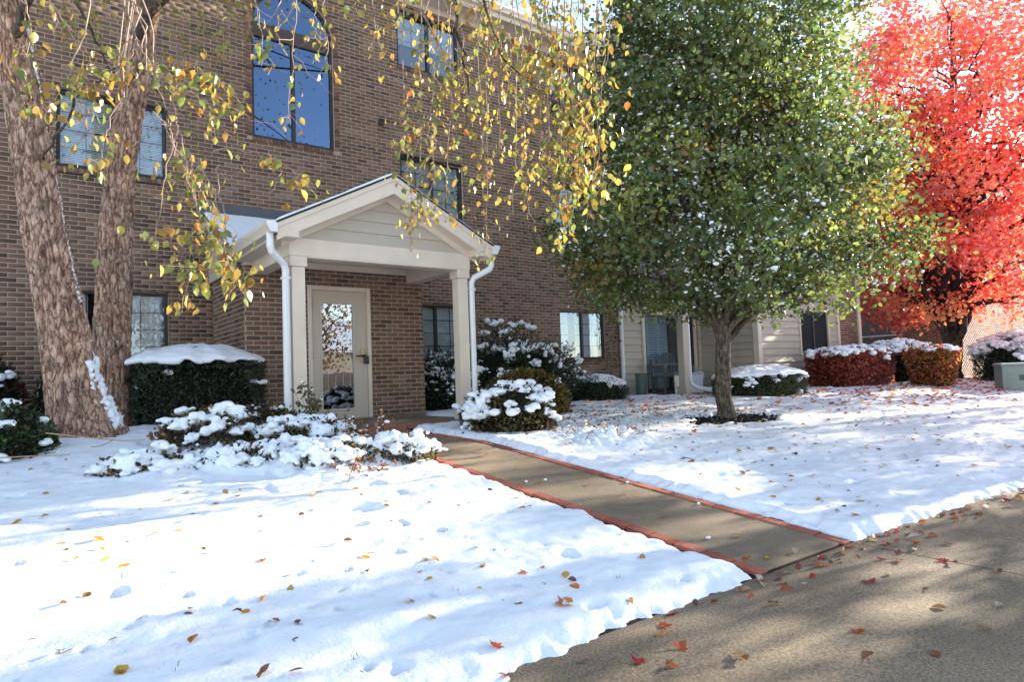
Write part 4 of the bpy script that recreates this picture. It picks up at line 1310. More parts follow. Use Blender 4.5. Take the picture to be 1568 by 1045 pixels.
STR = [
(1.99,-7.63,3.33, 2.05,-7.55,1.43, 24,0.25,0.066),(2.12,-7.73,3.32, 2.09,-7.59,1.57, 26,0.20,0.066),(2.23,-7.69,3.38, 2.19,-7.54,1.68, 30,0.15,0.064),
(2.34,-7.77,3.37, 2.31,-7.63,1.65, 26,0.10,0.064),(2.47,-7.75,3.43, 2.55,-7.67,1.36, 20,0.15,0.062),(2.56,-7.81,3.43, 2.54,-7.69,1.83, 22,0.05,0.062),
(2.59,-7.96,3.36, 2.57,-7.86,2.08, 20,0.05,0.062),(2.73,-7.83,3.49, 2.77,-7.73,1.71, 9,0.50,0.060),(2.63,-8.11,3.30, 2.68,-8.03,1.63, 26,0.05,0.066),
(2.71,-8.17,3.29, 2.74,-8.09,1.76, 26,0.05,0.066),(2.70,-8.28,3.23, 2.73,-8.20,1.69, 30,0.05,0.066),(2.80,-8.24,3.29, 2.84,-8.14,1.39, 34,0.05,0.066),
(2.78,-8.34,3.22, 2.82,-8.25,1.51, 34,0.05,0.066),(2.82,-8.38,3.22, 2.86,-8.30,1.68, 34,0.05,0.066),(2.88,-8.42,3.22, 2.90,-8.33,1.76, 28,0.05,0.066),
(2.99,-8.38,3.28, 3.02,-8.31,1.89, 22,0.10,0.064),(3.03,-8.41,3.28, 3.06,-8.36,2.21, 10,0.20,0.064),(2.88,-8.66,3.09, 2.87,-8.62,2.61, 6,0.30,0.070),
(2.72,-8.54,3.09, 2.67,-8.46,2.38, 12,0.10,0.070),(2.02,-7.65,3.32, 1.95,-7.57,2.82, 10,0.10,0.066),(1.70,-7.78,3.14, 1.73,-7.76,2.58, 14,0.10,0.064),
(1.68,-7.64,3.21, 1.69,-7.62,2.88, 6,0.10,0.064),(2.04,-7.78,3.17, 2.44,-8.05,2.74, 16,0.10,0.066),(2.26,-7.82,3.23, 2.70,-8.12,2.57, 22,0.10,0.066),
(2.44,-8.08,3.16, 2.84,-8.35,2.72, 22,0.10,0.066),(2.34,-7.75,2.94, 2.42,-7.76,2.32, 14,0.20,0.064),(2.67,-8.10,2.78, 2.98,-8.30,2.17, 26,0.10,0.066),
(2.48,-7.85,2.85, 2.70,-7.97,2.36, 14,0.10,0.064),(2.12,-7.70,2.98, 2.29,-7.81,2.54, 12,0.10,0.066),(2.82,-8.21,2.61, 2.98,-8.26,1.62, 20,0.20,0.066),
(2.77,-8.40,2.30, 2.92,-8.48,1.75, 16,0.20,0.070),(1.16,-7.37,3.09, 1.18,-7.34,2.53, 9,0.30,0.062),(1.34,-7.25,3.21, 1.32,-7.21,2.79, 6,0.30,0.060),
(1.41,-7.31,3.20, 1.39,-7.23,2.25, 9,0.40,0.062),(1.53,-7.52,3.13, 1.56,-7.50,2.54, 14,0.30,0.062),(1.44,-7.45,3.14, 1.52,-7.48,2.73, 8,0.30,0.062),
(0.62,-7.17,2.47, 1.03,-7.46,2.19, 26,0.10,0.068),(0.59,-7.14,2.42, 0.97,-7.40,2.03, 22,0.30,0.068),(0.64,-7.16,2.19, 0.82,-7.27,1.73, 20,0.30,0.068),
(0.68,-7.32,2.22, 0.93,-7.44,1.22, 26,0.35,0.068),(0.75,-7.47,1.89, 0.72,-7.39,1.00, 18,0.40,0.070),(0.78,-7.49,1.85, 0.98,-7.59,1.11, 24,0.45,0.070),
(0.89,-7.45,1.92, 1.33,-7.77,1.71, 14,0.35,0.070),(0.75,-7.11,2.11, 0.66,-6.99,1.38, 10,0.30,0.066),(0.67,-7.18,2.15, 0.91,-7.33,1.58, 18,0.30,0.068),
(0.93,-7.48,1.84, 0.98,-7.48,1.29, 8,0.50,0.068),(0.53,-6.99,2.66, 0.28,-6.77,2.19, 16,0.20,0.066),(0.58,-7.02,2.62, 0.38,-6.85,2.40, 14,0.20,0.068),
(0.47,-6.93,2.51, 0.10,-6.63,2.30, 18,0.30,0.070),(0.50,-6.94,2.32, 0.38,-6.82,1.90, 12,0.30,0.068),(0.03,-6.88,2.95, 0.05,-6.84,2.19, 16,0.20,0.070),
(0.10,-6.33,3.22, 0.34,-6.47,2.75, 8,0.20,0.066),(0.24,-6.75,2.52, 0.32,-6.80,2.33, 8,0.10,0.070),(0.57,-6.37,2.45, 0.22,-6.09,2.12, 6,0.30,0.064),
(0.56,-7.01,2.66, 0.72,-7.11,2.39, 10,0.30,0.068),(0.40,-4.97,4.03, 0.36,-4.91,3.54, 14,0.20,0.066),(1.23,-3.79,5.14, 1.21,-3.68,3.69, 30,0.10,0.066),
(1.37,-3.90,5.13, 1.40,-3.83,3.82, 34,0.10,0.066),(1.51,-4.00,5.13, 1.51,-3.92,3.88, 34,0.10,0.066),(1.69,-3.90,5.25, 1.75,-3.83,3.54, 34,0.10,0.066),
(1.78,-4.21,5.12, 1.76,-4.12,4.08, 24,0.10,0.066),(1.95,-4.34,5.11, 1.95,-4.28,4.28, 18,0.10,0.066),(0.62,-3.94,4.84, 0.58,-3.85,4.07, 26,0.10,0.066),
(0.31,-3.71,4.85, 0.37,-3.69,4.01, 24,0.10,0.066),(1.38,-3.61,4.41, 1.50,-3.62,3.26, 20,0.10,0.066),(0.65,-4.57,4.51, 0.63,-4.51,3.97, 16,0.10,0.066),
(0.16,-3.60,4.86, 0.21,-3.59,4.21, 16,0.10,0.066)]
def build_birch_crown():
    tw = Arr(); LP = []; LD = []; LS = []
    limbs = Arr()
    hubs = [(np.array([2.2, -7.2, 4.6]), (1.2, -2.2, 5.0), .07), (np.array([2.8, -8.0, 4.4]), (1.35, -2.2, 5.6), .075), (np.array([1.5, -7.0, 4.3]), (-.2, -3.1, 5.0), .06),
            (np.array([.6, -6.5, 3.6]), (-.05, -3.1, 4.2), .05), (np.array([.1, -6.2, 3.9]), (-.2, -3.1, 4.9), .05), (np.array([1.5, -3.8, 5.9]), (1.3, -2.2, 5.4), .05), (np.array([.5, -3.9, 5.5]), (-.15, -3.1, 4.7), .04)]
    for h, a, r in hubs:
        Pp = limb_path(a, h, .10, .02, 12); V, F = tube_np(Pp, np.linspace(r, r * .3, 12), 8); limbs.add(V, F)
    for (x0, y0, z0, x1, y1, z1, n, ls, sz) in STR:
        a = np.array([x0, y0, z0]); b = np.array([x1, y1, z1])
        h = min((q[0] for q in hubs), key=lambda q: np.linalg.norm(q - a))
        horiz = np.linalg.norm((b - a)[:2]) > .3
        if z0 > 2.9 or horiz is False:
            Pp = limb_path(h, a, .04, .04, 7); V, F = tube_np(Pp, np.linspace(.006, .004, 7), 5); tw.add(V, F)
        elif z0 > 2.3:
            Pp = limb_path(h, a, .08, .04, 7); V, F = tube_np(Pp, np.linspace(.007, .004, 7), 5); tw.add(V, F)
        m = 14
        t = np.linspace(0, 1, m)[:, None]
        S_ = a + (b - a) * t
        L = np.linalg.norm(b - a)
        S_[:, 2] += (.10 if horiz else .0) * L * (4 * t * (1 - t))[:, 0]
        wob = np.cumsum(RNG.normal(0, .012, (m, 3)), 0); wob -= wob[-1] * t
        S_ += wob
        V, F = tube_np(S_, np.linspace(.0045, .0016, m), 5); tw.add(V, F)
        dens = 2.9 if x0 > 1.9 else 1.9
        for q in range(int(n * dens)):
            tt = ls + (1 - ls) * RNG.random() ** .8
            p = np.array([np.interp(tt, t[:, 0], S_[:, k]) for k in range(3)])
            off = RNG.normal(0, 1, 3) * np.array([.05, .05, .025]); off[2] -= .02
            if RNG.random() < .25:
                off *= 2.2
            e = p + off
            V, F = tube_np(np.stack([p, (p + e) / 2 + RNG.normal(0, .006, 3), e]), np.array([.0014, .0012, .001]), 3); tw.add(V, F)
            LP.append(e); LD.append(np.array([RNG.normal(0, .45), RNG.normal(0, .45), -1.0])); LS.append(sz * RNG.uniform(.40, .92) * (1.15 if x0 < 1.2 and y0 < -6 else 1))
    # bare side twigs
    for _ in range(50):
        s = STR[RNG.integers(len(STR))]
        u = RNG.random(); a = np.array(s[:3]) * (1 - u) + np.array(s[3:6]) * u
        V, F = tube_np(limb_path(a, a + RNG.normal(0, .16, 3) + np.array([0, 0, -.12]), 0, .06, 6), np.linspace(.003, .001, 6), 4); tw.add(V, F)
    for pts, r in (([(2.31, -7.75, 3.38), (2.34, -7.75, 2.94), (2.40, -7.77, 2.63), (2.38, -7.72, 2.24)], .016), ([(2.39, -7.93, 3.31), (2.44, -7.95, 2.96), (2.53, -7.99, 2.66), (2.81, -8.18, 2.35)], .011),
                   ([(.29, -4.89, 4.3), (.38, -4.82, 3.9), (.52, -4.55, 3.86), (.60, -4.23, 3.87), (.98, -2.2, 4.34)], .018), ([(1.11, -2.2, 4.42), (.78, -5.82, 3.10), (.67, -6.95, 2.43), (.71, -7.20, 2.07)], .016),
                   ([(.2, -3.1, 3.0), (.35, -5.6, 2.75), (.47, -6.93, 2.51)], .014)):
        Pp = np.array(pts); s = np.linspace(0, 1, len(Pp)); t = np.linspace(0, 1, 14)
        Q = np.stack([np.interp(t, s, Pp[:, k]) for k in range(3)], -1) + RNG.normal(0, .012, (14, 3)); 
        V, F = tube_np(Q, r * (1 - .6 * t), 7); limbs.add(V, F)
    limbs.build('limb', M_BARKP, birch, True)
    tw.build('twigs', M_TWIG, birch, True, 'stuff')
    # snow on a few twigs
    LP = np.array(LP); LD = np.array(LD); LS = np.array(LS)
    # upper crown above the view
    rng = np.random.default_rng(77)
    n = 4200
    cc = np.stack([rng.normal(2.0, 2.2, 130), rng.normal(-4.6, 2.0, 130), rng.uniform(5.6, 9.6, 130)], -1)
    up_ = cc[rng.integers(0, 130, n)] + rng.normal(0, .35, (n, 3))
    cols = [(.32, .235, .036), (.34, .19, .028), (.19, .21, .04), (.38, .29, .06), (.13, .165, .032), (.34, .13, .025)]
    wts = [4.5, 2.0, 2.6, 2.4, 1.4, .5]
    C = palette(len(LP), cols, wts, .16)
    R = frame_rot(LD)
    # the leaves that show largest, one object each
    dist = np.linalg.norm(LP - np.array(CAM), axis=1) / LS
    order = np.argsort(dist)
    ind = order[:300]; rest = order[300:]
    variants = []
    for k in range(18):
        c = palette(1, cols, wts, .12)
        V, F = place(T_OVAL, np.zeros((1, 3)), np.ones(1), np.eye(3)[None])
        V = V * (1, 1, RNG.uniform(.5, 2.2)); V[:, 0] += .10 * RNG.normal() * V[:, 1] ** 2
        o = mesh_np('leaf', V, F, M_LEAFT, birch, False, np.repeat(c, len(V), 0))
        variants.append(o)
    for j, i in enumerate(ind):
        if j < 18: o = variants[j]
        else:
            o = bpy.data.objects.new('leaf', variants[RNG.integers(18)].data); link(o); parent(o, birch)
        m = Matrix(R[i].tolist()).to_4x4()
        o.rotation_euler = m.to_euler(); o.scale = (LS[i],) * 3; o.location = LP[i].tolist()
    P = np.concatenate([LP[rest], up_]); Sz = np.concatenate([LS[rest], rng.uniform(.05, .09, n)])
    Rr = np.concatenate([R[rest], rand_rot(n)]); Cc = np.concatenate([C[rest], palette(n, cols, wts, .16)])
    leaf_mesh('foliage', T_OVAL, P, Sz, Rr, Cc, M_LEAFT, birch, 'stuff')
    A = Arr()
    for c in cc[::3]:
        a = np.array([1.4, -2.4, 6.8]) if c[0] > .6 else np.array([-.35, -3.3, 6.4])
        V, F = tube_np(limb_path(a, c, .08, .03, 7), np.linspace(.035, .006, 7), 5); A.add(V, F)
    A.build('branch', M_BARKP, birch, True)
build_birch_crown()

# ================================================================ shrubs
GREENS = ([(.018, .032, .014), (.026, .045, .018), (.04, .06, .024), (.014, .022, .012)], [4, 4, 2, 3])
def superell(u, v, p):
    return (abs(u) ** p + abs(v) ** p) ** (1 / p)

def vol_points(n, c, rx, ry, z0, z1, p=2.6, shell=.35, rng=RNG, round_top=.5, taper=0.0):
    """points near the surface of a clipped shrub volume standing at c"""
    out = []; tot = 0
    while tot < n:
        m = n * 3
        u = rng.uniform(-1, 1, m); v = rng.uniform(-1, 1, m); w = rng.uniform(0, 1, m)
        k = (1 - taper * (1 - w))
        r = (np.abs(u / k) ** p + np.abs(v / k) ** p) ** (1 / p)
        top = 1 - round_top * np.clip(r, 0, 1) ** 2.2
        ins = (r < 1) & (w < top)
        d = np.minimum(1 - r, (top - w) * 1.0)
        keep = ins & (rng.random(m) < np.exp(-np.clip(d, 0, 1) / (shell * .4)))
        out += [np.stack([u[keep] * rx, v[keep] * ry, z0 + w[keep] * (z1 - z0)], -1)]
        tot += int(keep.sum())
    P = np.concatenate(out)[:n]
    return P + np.array([c[0], c[1], 0])

def dome(name, c, rx, ry, ztop, h, drop, par, mat=None, p=2.4, n=40, m=90, seed=0, lump=.034, over=1.0):
    """snow cap: polar sheet that bulges in the middle and hangs unevenly over the rim"""
    th = np.linspace(0, 2 * np.pi, m, endpoint=False)
    rr = np.concatenate([np.linspace(0, 1, n), np.array([1.03, 1.035, 1.0, .94])])
    RR, TH = np.meshgrid(rr, th, indexing='ij')
    cs, sn = np.cos(TH), np.sin(TH)
    sc = 1 / ((np.abs(cs) ** p + np.abs(sn) ** p) ** (1 / p))
    edge = over * (1 + .10 * fbm(cs * 3 + seed, sn * 3, 3) + .09 * fbm(cs * 9 + seed, sn * 9, 3))
    X = c[0] + rx * RR * sc * cs * edge; Y = c[1] + ry * RR * sc * sn * edge
    Z = ztop + h * (1 - np.clip(RR, 0, 1) ** 2.2) + lump * fbm(X * 5, Y * 5, 3) + lump * .6 * fbm(X * 14, Y * 14, 2)
    dr = drop * (1 + 1.4 * fbm(cs * 7 + seed, sn * 7, 3))
    for i, f in ((n, .3), (n + 1, .75), (n + 2, 1.0), (n + 3, .85)):
        Z[i] = Z[n - 1] - dr[i] * f
    V = np.stack([X, Y, Z], -1).reshape(-1, 3)
    i = np.arange(len(rr) * m).reshape(len(rr), m)
    F = np.stack([i[:-1], i[1:], np.roll(i[1:], -1, 1), np.roll(i[:-1], -1, 1)], -1).reshape(-1, 4)
    return mesh_np(name, V, F, mat or M_SNOW, par, True)

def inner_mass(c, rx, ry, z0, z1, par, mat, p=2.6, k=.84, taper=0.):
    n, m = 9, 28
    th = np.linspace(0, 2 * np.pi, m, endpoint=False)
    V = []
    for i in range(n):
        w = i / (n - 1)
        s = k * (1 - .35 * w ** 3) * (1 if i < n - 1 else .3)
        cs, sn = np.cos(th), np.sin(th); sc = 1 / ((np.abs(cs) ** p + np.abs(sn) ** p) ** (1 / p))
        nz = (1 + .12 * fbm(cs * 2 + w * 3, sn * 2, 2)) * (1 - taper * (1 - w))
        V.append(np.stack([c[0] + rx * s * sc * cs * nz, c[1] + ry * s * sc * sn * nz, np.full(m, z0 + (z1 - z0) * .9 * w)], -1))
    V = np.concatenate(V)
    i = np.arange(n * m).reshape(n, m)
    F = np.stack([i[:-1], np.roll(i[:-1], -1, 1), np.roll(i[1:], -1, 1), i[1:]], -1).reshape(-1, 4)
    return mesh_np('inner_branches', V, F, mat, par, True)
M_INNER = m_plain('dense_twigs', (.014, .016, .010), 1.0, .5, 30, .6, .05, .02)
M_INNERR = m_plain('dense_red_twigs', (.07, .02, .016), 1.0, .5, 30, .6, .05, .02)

def shrub(name, label, c, rx, ry, z0, z1, n, lsize, pal, T=T_DIAM, mat=None, p=2.4, shell=.35, round_top=.5, taper=0., snow=0, snow_r=.04, snow_bias=.55, cat='shrub', group=None, inner=True, innermat=None, seed=1, up=.3, flat=.55, fuse=0.0):
    rng = np.random.default_rng(seed)
    root = empty(name, (c[0], c[1], z0), label, cat, group)
    P = vol_points(n, c, rx, ry, z0, z1, p, shell, rng, round_top, taper)
    R = frame_rot(rng.normal(0, 1, (n, 3)) + np.stack([(P[:, 0] - c[0]) / rx, (P[:, 1] - c[1]) / ry, np.full(n, up * 2)], -1), rng)
    C = palette(n, pal[0], pal[1], .22, rng)
    if fuse:
        tp = rng.random(n) < .16
        P[:, 2] += tp * rng.uniform(.0, .085, n)
    leaf_mesh('foliage', T, P, lsize * rng.uniform(.6, 1.3, n), R, C, mat or M_LEAF, root, 'stuff')
    if inner: inner_mass(c, rx, ry, z0, z1, root, innermat or M_INNER, p, .84, taper)
    if snow:
        wz = (P[:, 2] - z0) / (z1 - z0)
        r = ((np.abs((P[:, 0] - c[0]) / rx)) ** p + (np.abs((P[:, 1] - c[1]) / ry)) ** p) ** (1 / p)
        top = 1 - round_top * np.clip(r, 0, 1) ** 2.2
        w = np.clip(1 - (top - wz) / snow_bias, 0.0, 1) ** 2 + .004
        w /= w.sum()
        pk = rng.choice(len(P), snow, p=w)
        # clumps gather: pull each pick towards a few centres
        pk = pk[rng.integers(0, max(1, snow // 9), int(snow * 1.5))]
        S = snow_r * .78 * np.exp(rng.normal(0, .40, len(pk))).clip(.35, 2.2)
        snow_lumps('snow_clumps', P[pk] + np.array([0, 0, .012]) + rng.normal(0, 1, (len(pk), 3)) * snow_r * np.array([1.0, 1.0, .45]), S, root, flat * 1.3, ICO2, rough=.045, kind='stuff', fuse=fuse)
    return root

# clipped yew with a thick snow cap, left of the porch
yew = shrub('yew_hedge', 'dark clipped yew with thick smooth snow cap left of the porch', (1.86, -1.98), .80, .72, .08, .98, 15000, .055, GREENS, T_NEEDLE, M_NEEDLE, p=3.2, shell=.2, round_top=.12, snow=160, snow_r=.028, snow_bias=.9, seed=2)
dome('snow_cap', (1.86, -1.98), .79, .71, .97, .19, .06, yew, p=2.8, seed=3)
# right of the porch
big = empty('evergreen_shrub', (7.5, -1.1, 0), 'large loose evergreen shrub with snow balls right of the porch', 'shrub')
def loose(root, c, rx, ry, h, n, seed, snow, needles=True, z0=0.0, cols=GREENS, sr=.075):
    rng = np.random.default_rng(seed)
    k = 95
    B = []
    tr_, ta_ = np.sqrt(rng.random(k)), rng.uniform(0, 6.283, k)
    tips = np.stack([c[0] + rx * tr_ * np.cos(ta_), c[1] + ry * tr_ * np.sin(ta_), np.zeros(k)], -1)
    d = np.hypot((tips[:, 0] - c[0]) / rx, (tips[:, 1] - c[1]) / ry)
    tips[:, 2] = z0 + h * (1 - .55 * d ** 1.6) * rng.uniform(.62, 1.05, k)
    P = []
    per = n // k
    for t in tips:
        a = np.array([c[0] + (t[0] - c[0]) * .45, c[1] + (t[1] - c[1]) * .45, z0])
        u = rng.random(per) ** .55
        q = a + (t - a) * u[:, None] + rng.normal(0, 1, (per, 3)) * (.11 * (1.15 - .6 * u))[:, None]
        P.append(q)
    P = np.concatenate(P)
    R = frame_rot(rng.normal(0, .6, P.shape) + (P - np.array([c[0], c[1], z0])) * np.array([1, 1, 1.2]), rng)
    leaf_mesh('foliage', T_NEEDLE, P, .095 * rng.uniform(.6, 1.3, len(P)), R, palette(len(P), cols[0], cols[1], .25, rng), M_NEEDLE, root, 'stuff')
    inner_mass(c, rx * .75, ry * .75, z0, z0 + h * .72, root, M_INNER, 2.0)
    SP = []; SS = []
    for t in tips:
        m = rng.integers(3, 8)
        SP.append(t + rng.normal(0, 1, (m, 3)) * np.array([.055, .055, .022])); SS.append(sr * rng.uniform(.35, 1.0, m))
    pk = rng.choice(len(P), snow)
    SP.append(P[pk]); SS.append(rng.uniform(.015, .045, snow))
    snow_lumps('snow_clumps', np.concatenate(SP), np.concatenate(SS), root, .75, ICO2, rough=.06, kind='stuff', fuse=.014)
loose(big, (7.65, -1.2), 1.75, .95, 1.68, 19000, 5, 420)
sm = empty('evergreen_shrub', (5.95, -1.0, 0), 'smaller dark evergreen shrub behind the right porch column', 'shrub')
loose(sm, (5.95, -1.0), .62, .55, 1.12, 5200, 6, 90, sr=.035)
low = shrub('evergreen_shrub', 'low evergreen with snow shelf at the right end of the big shrub', (9.35, -1.75), .62, .55, -.03, .52, 4200, .06, GREENS, T_NEEDLE, M_NEEDLE, p=2.2, shell=.35, round_top=.4, snow=60, snow_r=.04, seed=7)
dome('snow_shelf', (9.5, -1.72), .5, .46, .40, .17, .07, low, p=2.1, seed=8, lump=.05)
BROWNG = ([(.10, .085, .03), (.07, .075, .03), (.17, .11, .03), (.05, .04, .025), (.22, .13, .04)], [3, 3, 2, 3, 1.2])
shrub('spirea_shrub', 'rounded leafy shrub loaded with snow beside the walkway bend', (5.10, -4.45), .66, .52, -.10, .50, 5200, .05, BROWNG, T_DIAM, M_LEAF, p=2.0, shell=.6, round_top=.55, snow=760, snow_r=.042, snow_bias=.5, seed=9, fuse=.012)
shrub('spirea_shrub', 'yellow brown leafy shrub without much snow behind the snowy one', (6.1, -3.55), .75, .5, -.02, .70, 5200, .05, ([(.16, .12, .025), (.20, .14, .03), (.09, .09, .03), (.25, .13, .03)], [3, 2, 2, 1]), T_DIAM, M_LEAF, p=2.0, shell=.6, round_top=.5, snow=60, snow_r=.025, seed=10)
# left bed
shrub('low_shrub', 'low brown shrub under snow in front of the yew', (1.62, -4.05), .50, .38, .02, .36, 3000, .045, BROWNG, T_DIAM, M_LEAF, p=2.0, shell=.7, round_top=.5, snow=430, snow_r=.036, snow_bias=.55, seed=11, inner=False, fuse=.011)
shrub('low_shrub', 'low green brown shrub between the yew and the left downspout', (2.18, -3.92), .36, .32, .0, .36, 2200, .045, BROWNG, T_DIAM, M_LEAF, p=2.0, shell=.7, round_top=.5, snow=200, snow_r=.03, snow_bias=.55, seed=12, inner=False, fuse=.011)
shrub('low_shrub', 'flat snow covered shrub at the foot of the left porch column', (2.45, -4.45), .50, .34, -.10, .22, 2000, .045, BROWNG, T_DIAM, M_LEAF, p=2.0, shell=.7, round_top=.4, snow=460, snow_r=.038, snow_bias=.6, seed=13, inner=False, fuse=.011)
for q, (cx_, cy_, rx_, ry_, h_, lab_) in enumerate(((2.35, -5.45, .46, .34, .26, 'snow laden low shrub at the front of the bed by the lawn'), (2.98, -5.5, .34, .36, .24, 'snow laden low shrub at the walkway edge of the bed'),
        (1.72, -5.05, .42, .30, .20, 'flat snow laden plant in the middle of the left bed'), (.95, -4.85, .45, .28, .14, 'flattest snow laden plant toward the big trunk'))):
    z_ = float(gz(cx_, cy_))
    shrub('bed_shrub', lab_, (cx_, cy_), rx_, ry_, z_, z_ + h_, 1500, .045, BROWNG, T_DIAM, M_LEAF, p=2.0, shell=.7, round_top=.45, snow=430, snow_r=.036, snow_bias=.75, seed=130 + q, inner=False, fuse=.011)
RUST = ([(.34, .12, .04), (.42, .18, .06), (.22, .07, .035), (.3, .2, .07), (.12, .09, .03)], [3, 3, 2, 2, 1])
def stems(name, label, c, h, n, spread, pal, lsize, seed, nl=22, snow=30, z0=None):
    rng = np.random.default_rng(seed)
    z0 = float(gz(c[0], c[1])) if z0 is None else z0
    root = empty(name, (c[0], c[1], z0), label, 'plant')
    A = Arr(); P = []
    for i in range(n):
        a = np.array([c[0] + rng.normal(0, spread * .35), c[1] + rng.normal(0, spread * .35), z0])
        e = a + np.array([rng.normal(0, spread * .6), rng.normal(0, spread * .6), h * rng.uniform(.6, 1.05)])
        Q = limb_path(a, e, 0, .03, 7); V, F = tube_np(Q, np.linspace(.006, .002, 7), 5); A.add(V, F)
        u = rng.uniform(.25, 1, nl)
        P.append(np.stack([np.interp(u, np.linspace(0, 1, 7), Q[:, k]) for k in range(3)], -1) + rng.normal(0, .018, (nl, 3)))
    P = np.concatenate(P)
    A.build('stem', M_TWIG, root, True)
    leaf_mesh('foliage', T_OVAL, P, lsize * rng.uniform(.5, 1.2, len(P)), frame_rot(rng.normal(0, 1, P.shape) + np.array([0, 0, -.2]), rng), palette(len(P), pal[0], pal[1], .2, rng), M_LEAFT, root, 'stuff')
    if snow: snow_lumps('snow_clumps', P[rng.choice(len(P), snow)] + np.array([0, 0, .01]), rng.uniform(.008, .022, snow), root, .6, kind='stuff')
stems('upright_plant', 'tall thin plant with narrow olive leaves before the porch column', (2.60, -4.15), .66, 9, .12, ([(.16, .13, .06), (.10, .11, .05), (.22, .15, .08)], [2, 2, 1]), .06, 21, 26)
stems('rusty_plant', 'orange brown leafed plant beside the walkway by the door', (2.98, -4.95), .46, 9, .16, RUST, .05, 22, 20)
stems('rusty_plant', 'smaller russet plant rising from the snow left of the orange one', (2.75, -4.75), .45, 4, .10, RUST, .04, 23, 16)
stems('rusty_plant', 'low orange plant half buried in the snow mound', (2.55, -5.25), .30, 10, .26, RUST, .045, 24, 14)
stems('rusty_plant', 'dry pinkish plant tips poking through snow near the yew', (1.60, -4.75), .22, 9, .3, RUST, .03, 25, 10)
stems('rusty_plant', 'red brown leaves under the front edge of the snow mound', (2.38, -5.80), .16, 14, .30, RUST, .045, 26, 10, 6)
stems('rusty_plant', 'rusty fern tuft at the left end of the low shrub', (1.25, -4.0), .26, 8, .14, RUST, .05, 27, 14, 6)
stems('dry_grass', 'dry tan grass tuft in the snow right of the walkway', (5.6, -5.6), .22, 26, .5, ([(.36, .25, .12), (.3, .2, .1), (.25, .12, .07)], [2, 2, 1]), .03, 28, 8, 30)
# dark hollow under the overhanging snow
holo = MB()
for i in range(5):
    x = 2.22 + i * .09
    holo.add([(x, -5.86 + .02 * math.sin(i * 2), -.205), (x + .10, -5.86, -.205), (x + .10, -5.80, -.15 + .02 * math.sin(i)), (x, -5.80, -.15)], [(0, 1, 2, 3)])
# left edge shrubs
shrub('holly_shrub', 'snowy green shrub at the left picture edge before the big trunk', (-.12, -3.75), .42, .38, .02, .48, 2600, .05, ([(.05, .08, .035), (.08, .11, .04), (.03, .05, .02)], [2, 2, 2]), T_DIAM, M_LEAF, p=2.0, shell=.7, round_top=.5, snow=260, snow_r=.03, snow_bias=.7, seed=31, fuse=.012)
shrub('holly_shrub', 'red leaved shrub with snow against the wall at far left', (-.32, -.75), .42, .38, .05, 1.12, 1800, .06, ([(.12, .02, .02), (.08, .03, .025), (.03, .045, .02)], [2, 2, 3]), T_DIAM, M_LEAF, p=2.0, shell=.7, round_top=.45, snow=90, snow_r=.05, snow_bias=.4, seed=32)
shrub('holly_shrub', 'small dark shrub peeking out behind the leaning trunk', (.50, -.85), .35, .35, .05, 1.05, 1500, .05, ([(.05, .04, .025), (.03, .045, .02)], [2, 3]), T_DIAM, M_LEAF, p=2.0, shell=.7, round_top=.45, snow=80, snow_r=.035, snow_bias=.5, seed=33)

# right lawn hedges
hg = shrub('boxwood_hedge', 'low clipped hedge with snow cap behind the green tree', (12.55, -3.35), 1.28, .60, -.05, .47, 15000, .05, ([(.03, .045, .018), (.05, .065, .025), (.08, .085, .03), (.02, .03, .014)], [3, 3, 1.5, 3]), T_NEEDLE, M_NEEDLE, p=2.6, shell=.25, round_top=.15, snow=420, snow_r=.032, snow_bias=1.1, seed=41)
dome('snow_cap', (12.55, -3.35), 1.25, .58, .47, .17, .06, hg, p=2.4, seed=42)
REDS = ([(.28, .045, .032), (.38, .075, .04), (.17, .028, .022), (.48, .14, .055), (.16, .075, .035)], [4, 3, 3, 1.2, 1.5])
rb = shrub('burning_bush', 'long clipped dark red hedge under the bay window', (17.3, -3.0), 1.75, .62, -.02, 1.02, 15000, .07, REDS, T_DIAM, M_LEAFT, p=3.2, shell=.35, round_top=.12, taper=.12, snow=1500, snow_r=.05, snow_bias=.22, seed=43, innermat=M_INNERR)
rb2 = shrub('burning_bush', 'smaller sunlit red and green clipped hedge near the maple', (19.2, -4.15), .80, .62, -.06, 1.0, 9000, .07, ([(.44, .06, .035), (.52, .18, .05), (.26, .24, .06), (.22, .03, .03), (.58, .32, .08)], [3, 3, 3, 2, 2]), T_DIAM, M_LEAFT, p=3.0, shell=.4, round_top=.12, taper=.35, snow=420, snow_r=.045, snow_bias=.16, seed=44, innermat=M_INNERR)
shrub('yew_hedge', 'dark shrub with snowy top behind the gap between red hedges', (20.6, -2.75), 1.5, .75, -.02, 1.22, 9000, .07, ([(.04, .035, .018), (.03, .04, .018), (.09, .04, .02)], [3, 3, 1]), T_DIAM, M_NEEDLE, p=2.6, shell=.35, round_top=.25, snow=1300, snow_r=.065, snow_bias=.22, seed=45)
shrub('yew_hedge', 'big dark evergreen hedge with snow right of the maple', (24.2, -5.0), 2.1, 1.3, -.10, 1.38, 15000, .085, GREENS, T_NEEDLE, M_NEEDLE, p=2.4, shell=.3, round_top=.3, snow=2400, snow_r=.075, snow_bias=.32, seed=46)
shrub('yellow_bush', 'yellow autumn bush far behind the evergreen hedge', (30.5, -5.6), 1.6, 1.2, -.3, 2.1, 4000, .12, ([(.5, .4, .06), (.4, .34, .08), (.3, .3, .07)], [3, 2, 2]), T_DIAM, M_LEAFT, p=2.2, shell=.5, round_top=.5, seed=47)

